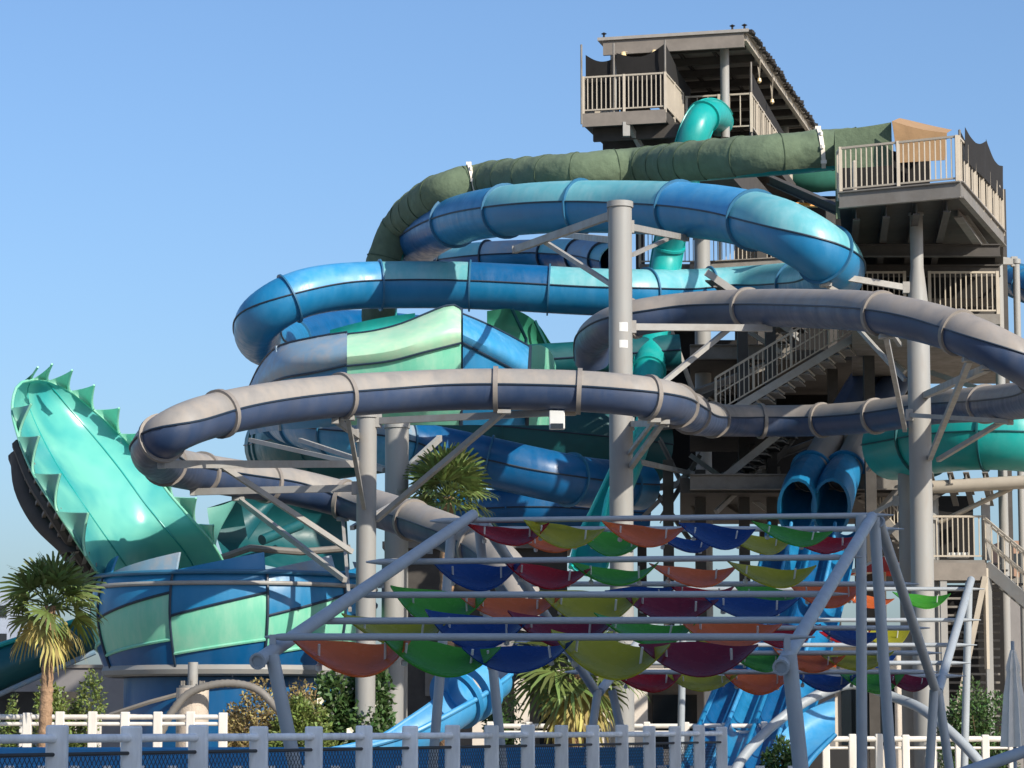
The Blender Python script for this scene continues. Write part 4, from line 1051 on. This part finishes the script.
rows = [('lowest front rail', 30.6, 660, [(352, 'orange', 104), (438, 'green', 104), (520, 'blue', 98), (608, 'olive', 102), (699, 'maroon', 102)]),
        ('second lowest front rail', 32.8, 634, [(393, 'olive', 92), (478, 'blue', 92), (560, 'maroon', 92), (642, 'green', 90), (729, 'orange', 90)]),
        ('middle front rail', 35, 609, [(440, 'green', 86), (510, 'orange', 86), (588, 'olive', 86), (669, 'maroon', 84), (750, 'blue', 84)]),
        ('second highest front rail', 37.2, 578, [(477, 'blue', 76), (545, 'red', 76), (615, 'green', 76), (692, 'orange', 76), (770, 'olive', 78)]),
        ('highest front rail', 39.3, 537, [(507, 'red', 72), (563, 'olive', 70), (643, 'orange', 72), (715, 'blue', 68), (790, 'green', 72)]),
        ('first rail behind the ridge', 41.6, 545, [(555, 'orange', 62), (612, 'green', 62), (682, 'blue', 62), (757, 'olive', 62), (822, 'red', 64)]),
        ('second rail behind the ridge', 42.8, 597, [(640, 'blue', 60), (700, 'red', 58), (767, 'green', 58), (828, 'orange', 66)]),
        ('third rail behind the ridge', 44.2, 637, [(786, 'red', 62), (847, 'blue', 58), (720, 'olive', 58)]),
        ('fourth rail behind the ridge', 45.2, 663, [(760, 'green', 50), (808, 'orange', 62), (858, 'olive', 62)]),
        ('valley rail', 46.2, 683, [(646, 'red', 64), (703, 'olive', 62), (757, 'orange', 64), (822, 'blue', 60), (870, 'green', 58), (907, 'maroon', 46)]),
        ('rear slope low rail', 50, 661, [(838, 'orange', 44), (872, 'blue', 46)]),
        ('rear slope middle rail', 52, 638, [(845, 'red', 44), (882, 'olive', 50)]),
        ('rear slope top rail', 54.5, 602, [(868, 'orange', 44), (921, 'green', 50)])]
for nm, D, py, ls in rows:
    ls = sorted(ls)
    for i, (px, c, wd) in enumerate(ls):
        if len(ls) == 1: where = 'alone'
        elif i == 0: where = f'leftmost, beside the {ls[1][1]} one'
        elif i == len(ls) - 1: where = f'rightmost, beside the {ls[i-1][1]} one'
        else: where = f'between the {ls[i-1][1]} and {ls[i+1][1]} ones'
        petal(px, py, wd * 1.06, D, c, f'{c} petal shade on the {nm}, {where}', 25, .74 if D < 40 else .8)

# ------------------------------------------------------------------ fences
def pick_fence(label, A, B, n, zt, pw, rails, m, name='picket_fence', mesh=False, pd=None):
    A = V(A); B = V(B); t = thing(name, label, 'fence', (A.x, A.y, 0)); Z = V((0, 0, 1)); d = (B - A).normalized(); rz = math.atan2(d.y, d.x)
    for k in range(n):
        p = A.lerp(B, k / (n - 1)); p.z = 0
        zz = zt + random.uniform(-.015, .015)
        MB().box(p + Z * zz / 2, (pw, pd or pw * .8, zz), 0 if mesh else rz).build('post', m, t, False, bevel=.018)
    for z, r, mm in rails:
        a = V((A.x, A.y, z)); b = V((B.x, B.y, z)); MB().tube([a, b], r, 10).build('rail', mm, t, True)
    if mesh:
        mb = MB(); L = (B - A).length; zt2 = rails[-1][0]; off = V((-d.y, d.x, 0)) * .06
        for k in range(int(L / .075)):
            for s in (-1, 1):
                p = A + d * (k * .075); q = p + d * (s * .5)
                mb.beam(V((p.x, p.y, zt2)) + off, V((q.x, q.y, zt2 - .5)) + off, .0045, .0045)
        mb.build('wire_mesh', M_black, t)
    return t
FA = V((-3.85, 20.2, 0)); FB = V((3.0, 40.4, 0))
pick_fence('grey white post and rail fence with wire mesh running away from near left', FA, FB, 18, 1.63, .16, [(1.52, .035, M_fence), (1.4, .016, M_black)], M_fence, 'post_fence', True)
pick_fence('white low fence in sun in front of the bowl at the left', G(-40, 54), G(222, 54), 9, P(0, 712, 54).z, .17, [(P(0, 717, 54).z, .05, M_white), (P(0, 724, 54).z, .04, M_white)], M_white)
pick_fence('white fence line farther back behind the left sunlit fence', G(-30, 58), G(300, 58), 14, P(0, 719, 58).z, .13, [(P(0, 716, 58).z, .04, M_white)], M_white)
pick_fence('white rail fence in the middle behind the hanging palm fronds', G(490, 58), G(765, 58), 8, P(0, 722, 58).z, .14, [(P(0, 726, 58).z, .05, M_white), (P(0, 733, 58).z, .05, M_white)], M_white)
pick_fence('white picket fence at the lower right behind the pergola posts', G(800, 57), G(1040, 57), 10, P(0, 734, 57).z, .15, [(P(0, 739, 57).z, .06, M_white), (P(0, 748, 57).z, .03, M_white)], M_white)
t = thing('handrail', 'pale metal handrail rising at the bottom right corner', 'handrail', G(1000, 24))
MB().tube([P(930, 785, 22), P(1040, 746, 24)], .05, 10).build('top_rail', M_perg, t, True)
for x, y, D in ((975, 771, 22.8), (1034, 749, 23.9)):
    p = P(x, y, D); MB().cyl((p.x, p.y, 0), p, .035).build('post', M_perg, t, True)

# ------------------------------------------------------------------ plants
def fan_frond(mb, base, direction, pet, fan, rng, droop=.3, nl=18, spread=1.9):
    d = direction.normalized(); side = d.cross(V((0, 0, 1)))
    if side.length < .1: side = V((1, 0, 0))
    side.normalize(); side = Matrix.Rotation(rng.uniform(-.9, .9), 3, d) @ side; up = side.cross(d).normalized()
    p1 = base + d * pet * .5; p2 = base + d * pet - V((0, 0, droop * pet * .4))
    mb.tube([base, p1, p2], [.022, .016, .012], 5)
    dd = (p2 - p1).normalized(); up = side.cross(dd).normalized()
    for i in range(nl):
        a = (i / (nl - 1) * 2 - 1) * spread * rng.uniform(.95, 1.05)
        l = fan * (1 - .28 * abs(a) / spread) * rng.uniform(.88, 1.08)
        v = dd * math.cos(a) + side * math.sin(a)
        q = p2 + v * l * .55 + up * .05 * math.cos(a * 3) - V((0, 0, droop * l * .08)); e = p2 + v * l * .9 - V((0, 0, droop * l * rng.uniform(.2, .5)))
        e2 = e + v * l * .06 - V((0, 0, droop * l * .3))
        wv = v.cross(up).normalized() * (.024 + .016 * fan)
        mb.add([p2 - wv * .3, p2 + wv * .3, q + wv + up * .02, q - wv + up * .02, e + wv * .5, e - wv * .5, e2], [(0, 1, 2, 3), (3, 2, 4, 5), (5, 4, 6)])
def palm(label, base, h, rt, nfr, pet, fan, seed, dry=6, name='fan_palm', lean=V((0, 0, 0)), elev=(-.5, 1.35)):
    rng = random.Random(seed); t = thing(name, label, 'palm', base)
    base = V(base); top = base + V((0, 0, h)) + lean
    pts = [base.lerp(top, k / 60) for k in range(61)]
    rs = [rt * (1.15 - .3 * k / 60) * (1 + (.1 if k % 3 == 0 else -.05) + rng.uniform(-.05, .05)) for k in range(61)]
    MB().tube(pts, rs, 14).build('trunk', M_trunk, t, True)
    for i in range(nfr):
        az = i * 2.39996 + rng.uniform(-.25, .25); f = i / (nfr - 1)
        el = elev[0] + (elev[1] - elev[0]) * f ** .8 + rng.uniform(-.12, .12)
        d = V((math.cos(az) * math.cos(el), math.sin(az) * math.cos(el), math.sin(el)))
        mb = MB(); fan_frond(mb, top + d * rt * .6, d, pet * rng.uniform(.8, 1.1), fan * rng.uniform(.85, 1.1), rng, .1 + .3 * (1 - f))
        mb.build('frond', M_frond, t)
    for i in range(dry):
        az = i * 2 * PI / dry + rng.uniform(-.3, .3); el = elev[0] - rng.uniform(.15, .5)
        d = V((math.cos(az) * math.cos(el), math.sin(az) * math.cos(el), math.sin(el)))
        mb = MB(); fan_frond(mb, top - V((0, 0, .1)), d, pet * .8, fan * .95, rng, rng.uniform(.35, .7), 20, 1.7)
        mb.build('dry_frond', M_dry, t)
    return t
zt = P(45, 606, 52.6).z
palm('fan palm with straw coloured lower fronds in front of the bowl at the left', G(41, 52.6), zt, .12, 27, .46, .68, 3, 4, lean=V((.1, 0, 0)), elev=(-.35, 1.4))
zt = P(455, 497, 63).z
palm('tall fan palm with its crown behind the pergola top rail', G(446, 63), zt, .17, 34, .5, .8, 5, 0, elev=(-.15, 1.35))
zt = P(575, 668, 54.5).z
palm('low fan palm with hanging pale fronds under the olive petal', G(575, 54.5), zt, .15, 24, .5, .95, 9, 8, elev=(-.7, .9))

def bush(label, c, size, n, m, seed, leaf=.09, name='bush', flowers=0, mstem=None, long=1.8, cat='bush'):
    n = int(n * 2.3); leaf *= .72; rng = random.Random(seed); c = V(c); t = thing(name, label, cat, (c.x, c.y, 0)); mb = MB()
    sx, sy, sz = size
    lumps = [(V((rng.uniform(-.7, .7) * sx, rng.uniform(-.6, .6) * sy, rng.uniform(.25, .85) * sz)), rng.uniform(.28, .5)) for _ in range(11)]
    for i in range(n):
        lc, lr = rng.choice(lumps)
        v = V((rng.gauss(0, 1), rng.gauss(0, 1), rng.gauss(0, 1))).normalized() * lr * rng.uniform(.55, 1.05)
        p = V((c.x, c.y, 0)) + lc + V((v.x * sx, v.y * sy, v.z * sz * .7))
        if p.z < .02: continue
        d = (v + V((rng.gauss(0, .6), rng.gauss(0, .6), rng.gauss(.2, .6)))).normalized(); s = d.orthogonal().normalized()
        s = (Matrix.Rotation(rng.uniform(0, 6.28), 3, d) @ s)
        l = leaf * rng.uniform(.7, 1.3) * long; wd = leaf * .42
        mb.add([p, p + d * l * .5 + s * wd, p + d * l, p + d * l * .5 - s * wd], [(0, 1, 2, 3)])
    mb.build('foliage', m, t)
    mb = MB()
    for lc, lr in lumps: 
        b0 = V((c.x, c.y, 0)) + V((lc.x * .3, lc.y * .3, 0)); mb.tube([b0, b0.lerp(V((c.x, c.y, 0)) + lc, .5) + V((.03, 0, .1)), V((c.x, c.y, 0)) + lc], [.03, .02, .01], 5)
    mb.build('stems', M_twig, t)
    for k in range(flowers):
        lc, lr = lumps[k % len(lumps)]; p = V((c.x, c.y, 0)) + lc + V((rng.uniform(-.3, .3), -sy * .5, rng.uniform(0, .3)))
        mf = MB()
        for j in range(5):
            a = j * 1.2566; d = V((math.cos(a), -.4, math.sin(a))) * .08; s = V((-math.sin(a), 0, math.cos(a))) * .035
            mf.add([p, p + d * .6 + s, p + d, p + d * .6 - s], [(0, 1, 2, 3)])
        mf.build('flower', M_flower, t)
    return t
def zz(py, D): return P(0, py, D).z
bush('dry brown and green shrub left of the flowering bush', G(262, 55.5), (1.0, .6, zz(688, 55.5)), 5200, M_dryleaf, 11, .07)
bush('grassy yellow green shrub between dry shrub and flowering bush', G(305, 55.2), (.7, .6, zz(690, 55.2)), 4200, M_leaf, 12, .07, long=2.6)
bush('dark green bush with white flowers left of the exit flume', G(346, 56.2), (1.0, .6, zz(676, 56.2)), 4600, M_leafd, 13, .11, flowers=9)
bush('green bush beside the left palm trunk under the bowl', G(66, 55.5), (.7, .5, zz(684, 55.5)), 3600, M_leaf, 14, .07)
bush('small green bush at the far left edge behind the fence', G(2, 56), (.3, .3, zz(700, 56)), 1200, M_leaf, 15, .06)
bush('dark shrub at the right below the covered stair', G(985, 62), (1.0, .6, zz(698, 62)), 3600, M_leafd, 16, .08)
bush('small green shrub right of the blue lanes at the bottom', G(782, 50), (.35, .3, zz(742, 50)), 1600, M_leafd, 17, .07)
bush('green shrub in the middle behind the white rail fence', G(505, 61), (.5, .4, zz(700, 61)), 1500, M_leafd, 18, .08)

# ------------------------------------------------------------------ low buildings, parasols, odds and ends
t = thing('kiosk', 'low white poolside kiosk with dark openings behind the low palm', 'kiosk', G(600, 68))
zk = zz(676, 68)
MB().box(G(600, 70, zk / 2), (7.2, .2, zk)).build('back_wall', M_greywall, t)
MB().box(G(600, 68.6, zk + .08), (7.8, 3.6, .16)).build('roof', M_wall, t)
for x in (480, 522, 604, 640, 712): MB().box(G(x, 67, zk / 2), (.36, .3, zk)).build('pillar', M_wall, t)
for x in (562, 622, 675): MB().box(G(x, 69.8, zk * .5), (1.1, .06, zk * .7)).build('window', M_glass, t)
MB().box(G(600, 67.2, .55), (6.6, .25, 1.1)).build('counter', M_wall, t)
t = thing('shop_block', 'pale flat roofed shop with grey door panel behind the right fence', 'building', G(850, 74))
zk = zz(642, 74)
MB().box(G(848, 76, zk / 2), (4.6, 4, zk)).build('wall', M_wall, t)
MB().box(G(848, 75.8, zk + .1), (4.9, 4.4, .2)).build('roof', M_conc, t)
MB().box(G(818, 73.95, 1.3), (.9, .1, 2.6)).build('door', M_greywall, t)
MB().box(G(868, 73.95, 1.9), (1.4, .1, 1.5)).build('window', M_glass, t)
t = thing('utility_building', 'dark grey flat building at the right edge beyond the stair', 'building', G(1030, 78))
zk = zz(585, 78)
MB().box(G(1030, 80, zk / 2), (2.6, 4, zk)).build('wall', M_greywall, t)
MB().box(G(1030, 79.9, zk + .1), (2.9, 4.4, .2)).build('roof', M_dksteel, t)
MB().box(G(1024, 77.95, 2.2), (.8, .1, 1.2)).build('window', M_glass, t)
t = thing('distant_building', 'faraway brown apartment block seen past the stair railing at right', 'building', G(1018, 300))
zk = zz(540, 300)
MB().box(G(1022, 305, zk / 2), (5, 8, zk)).build('wall', mat('brick brown', rgb(150, 120, 100), .9), t)
for k in range(5): MB().box(G(1020, 300.9, zk - 2 - k * 3), (4, .2, 1.2)).build('window', M_glass, t)
t = thing('distant_building', 'faraway grey block behind the left palm crown at the picture edge', 'building', G(5, 300))
zk = zz(592, 300)
MB().box(G(-12, 305, zk / 2), (6, 8, zk)).build('wall', mat('grey wall with painted haze', rgb(140, 150, 165), .9), t)  # distance haze mixed into the wall colour
for k in range(4): MB().box(G(-12, 300.9, zk - 2 - k * 3), (4, .2, 1.2)).build('window', M_glass, t)
# folded parasol at the right edge
c = G(1017, 38); zt = zz(650, 38)
t = thing('parasol', 'folded cream parasol standing at the right edge by the handrail', 'parasol', c)
MB().cyl(c, c + V((0, 0, zt + .12)), .025).build('pole', M_perg, t, True)
mb = MB(); prof = [(.03, zt), (.09, zt - .25), (.075, zt - .3), (.12, zt - .6), (.15, zt - 1.0), (.17, zt - 1.3), (.03, zt - 1.3)]
mb.lathe(c, prof, 32)
for i, v in enumerate(mb.v):
    d = V((v.x - c.x, v.y - c.y, 0)); a = math.atan2(d.y, d.x); mb.v[i] = v + d * .22 * math.sin(a * 8)
mb.build('canopy', M_umb, t, True)
MB().box(c + V((0, 0, .06)), (.5, .5, .12)).build('base', M_conc, t, False, bevel=.02)
c = G(888, 73); zt = zz(556, 73)
t = thing('parasol', 'open red and white striped parasol far behind the pergola posts', 'parasol', c)
MB().cyl(c, c + V((0, 0, zt)), .04).build('pole', M_rail, t, True)
for k in range(8):
    a0, a1 = k * PI / 4, (k + 1) * PI / 4; mb = MB()
    top = c + V((0, 0, zt)); e0 = c + V((1.1 * math.cos(a0), 1.1 * math.sin(a0), zt - .45)); e1 = c + V((1.1 * math.cos(a1), 1.1 * math.sin(a1), zt - .45))
    mb.loft([[top, top], [e0, e1]], V((0, 0, -.02))); mb.build('canopy_panel', M_red if k % 2 else M_umb, t)
# dark chairs behind the right fence
def chair(label, px, D):
    c = G(px, D); t = thing('lounge_chair', label, 'chair', c)
    MB().box(c + V((0, 0, .42)), (.5, .5, .05)).build('seat', M_black, t)
    MB().box(c + V((0, .24, .8)), (.5, .05, .75)).build('backrest', M_black, t)
    for x in (-.22, .22):
        for y in (-.22, .22): MB().box(c + V((x, y, .2)), (.04, .04, .4)).build('leg', M_dksteel, t)
chair('dark chair behind the right picket fence nearest the lanes', 815, 62)
chair('dark chair behind the right picket fence beside the tall pergola post', 842, 63)

t = thing('dark_backdrop_wall', 'long dark wall added far behind the slides to darken the band near the ground', 'wall', G(500, 105))
zk = zz(668, 105)
MB().box(G(500, 105, zk / 2), (60, .4, zk)).build('wall', M_greywall, t)  # wall added so the strip above the ground stays dark
MB().box(G(500, 105, zk + .06), (60.2, .6, .12)).build('coping', M_dksteel, t)
t = thing('dark_fill_block', 'dark low block added to fill the dark gap behind the pergola and the grey slide exit', 'building', G(480, 84))
zk = zz(548, 84)
MB().box(G(478, 86, zk / 2), (5.4, 3.6, zk)).build('wall', M_vdark, t)  # block added to darken the gap below the tubes
MB().box(G(478, 86, zk + .1), (5.7, 4, .2)).build('roof', M_dksteel, t)
MB().box(G(500, 84.15, 1.2), (1.1, .1, 2.4)).build('door', M_greywall, t)
MB().box(G(452, 84.15, 3), (1.6, .1, .9)).build('vent', M_dksteel, t)
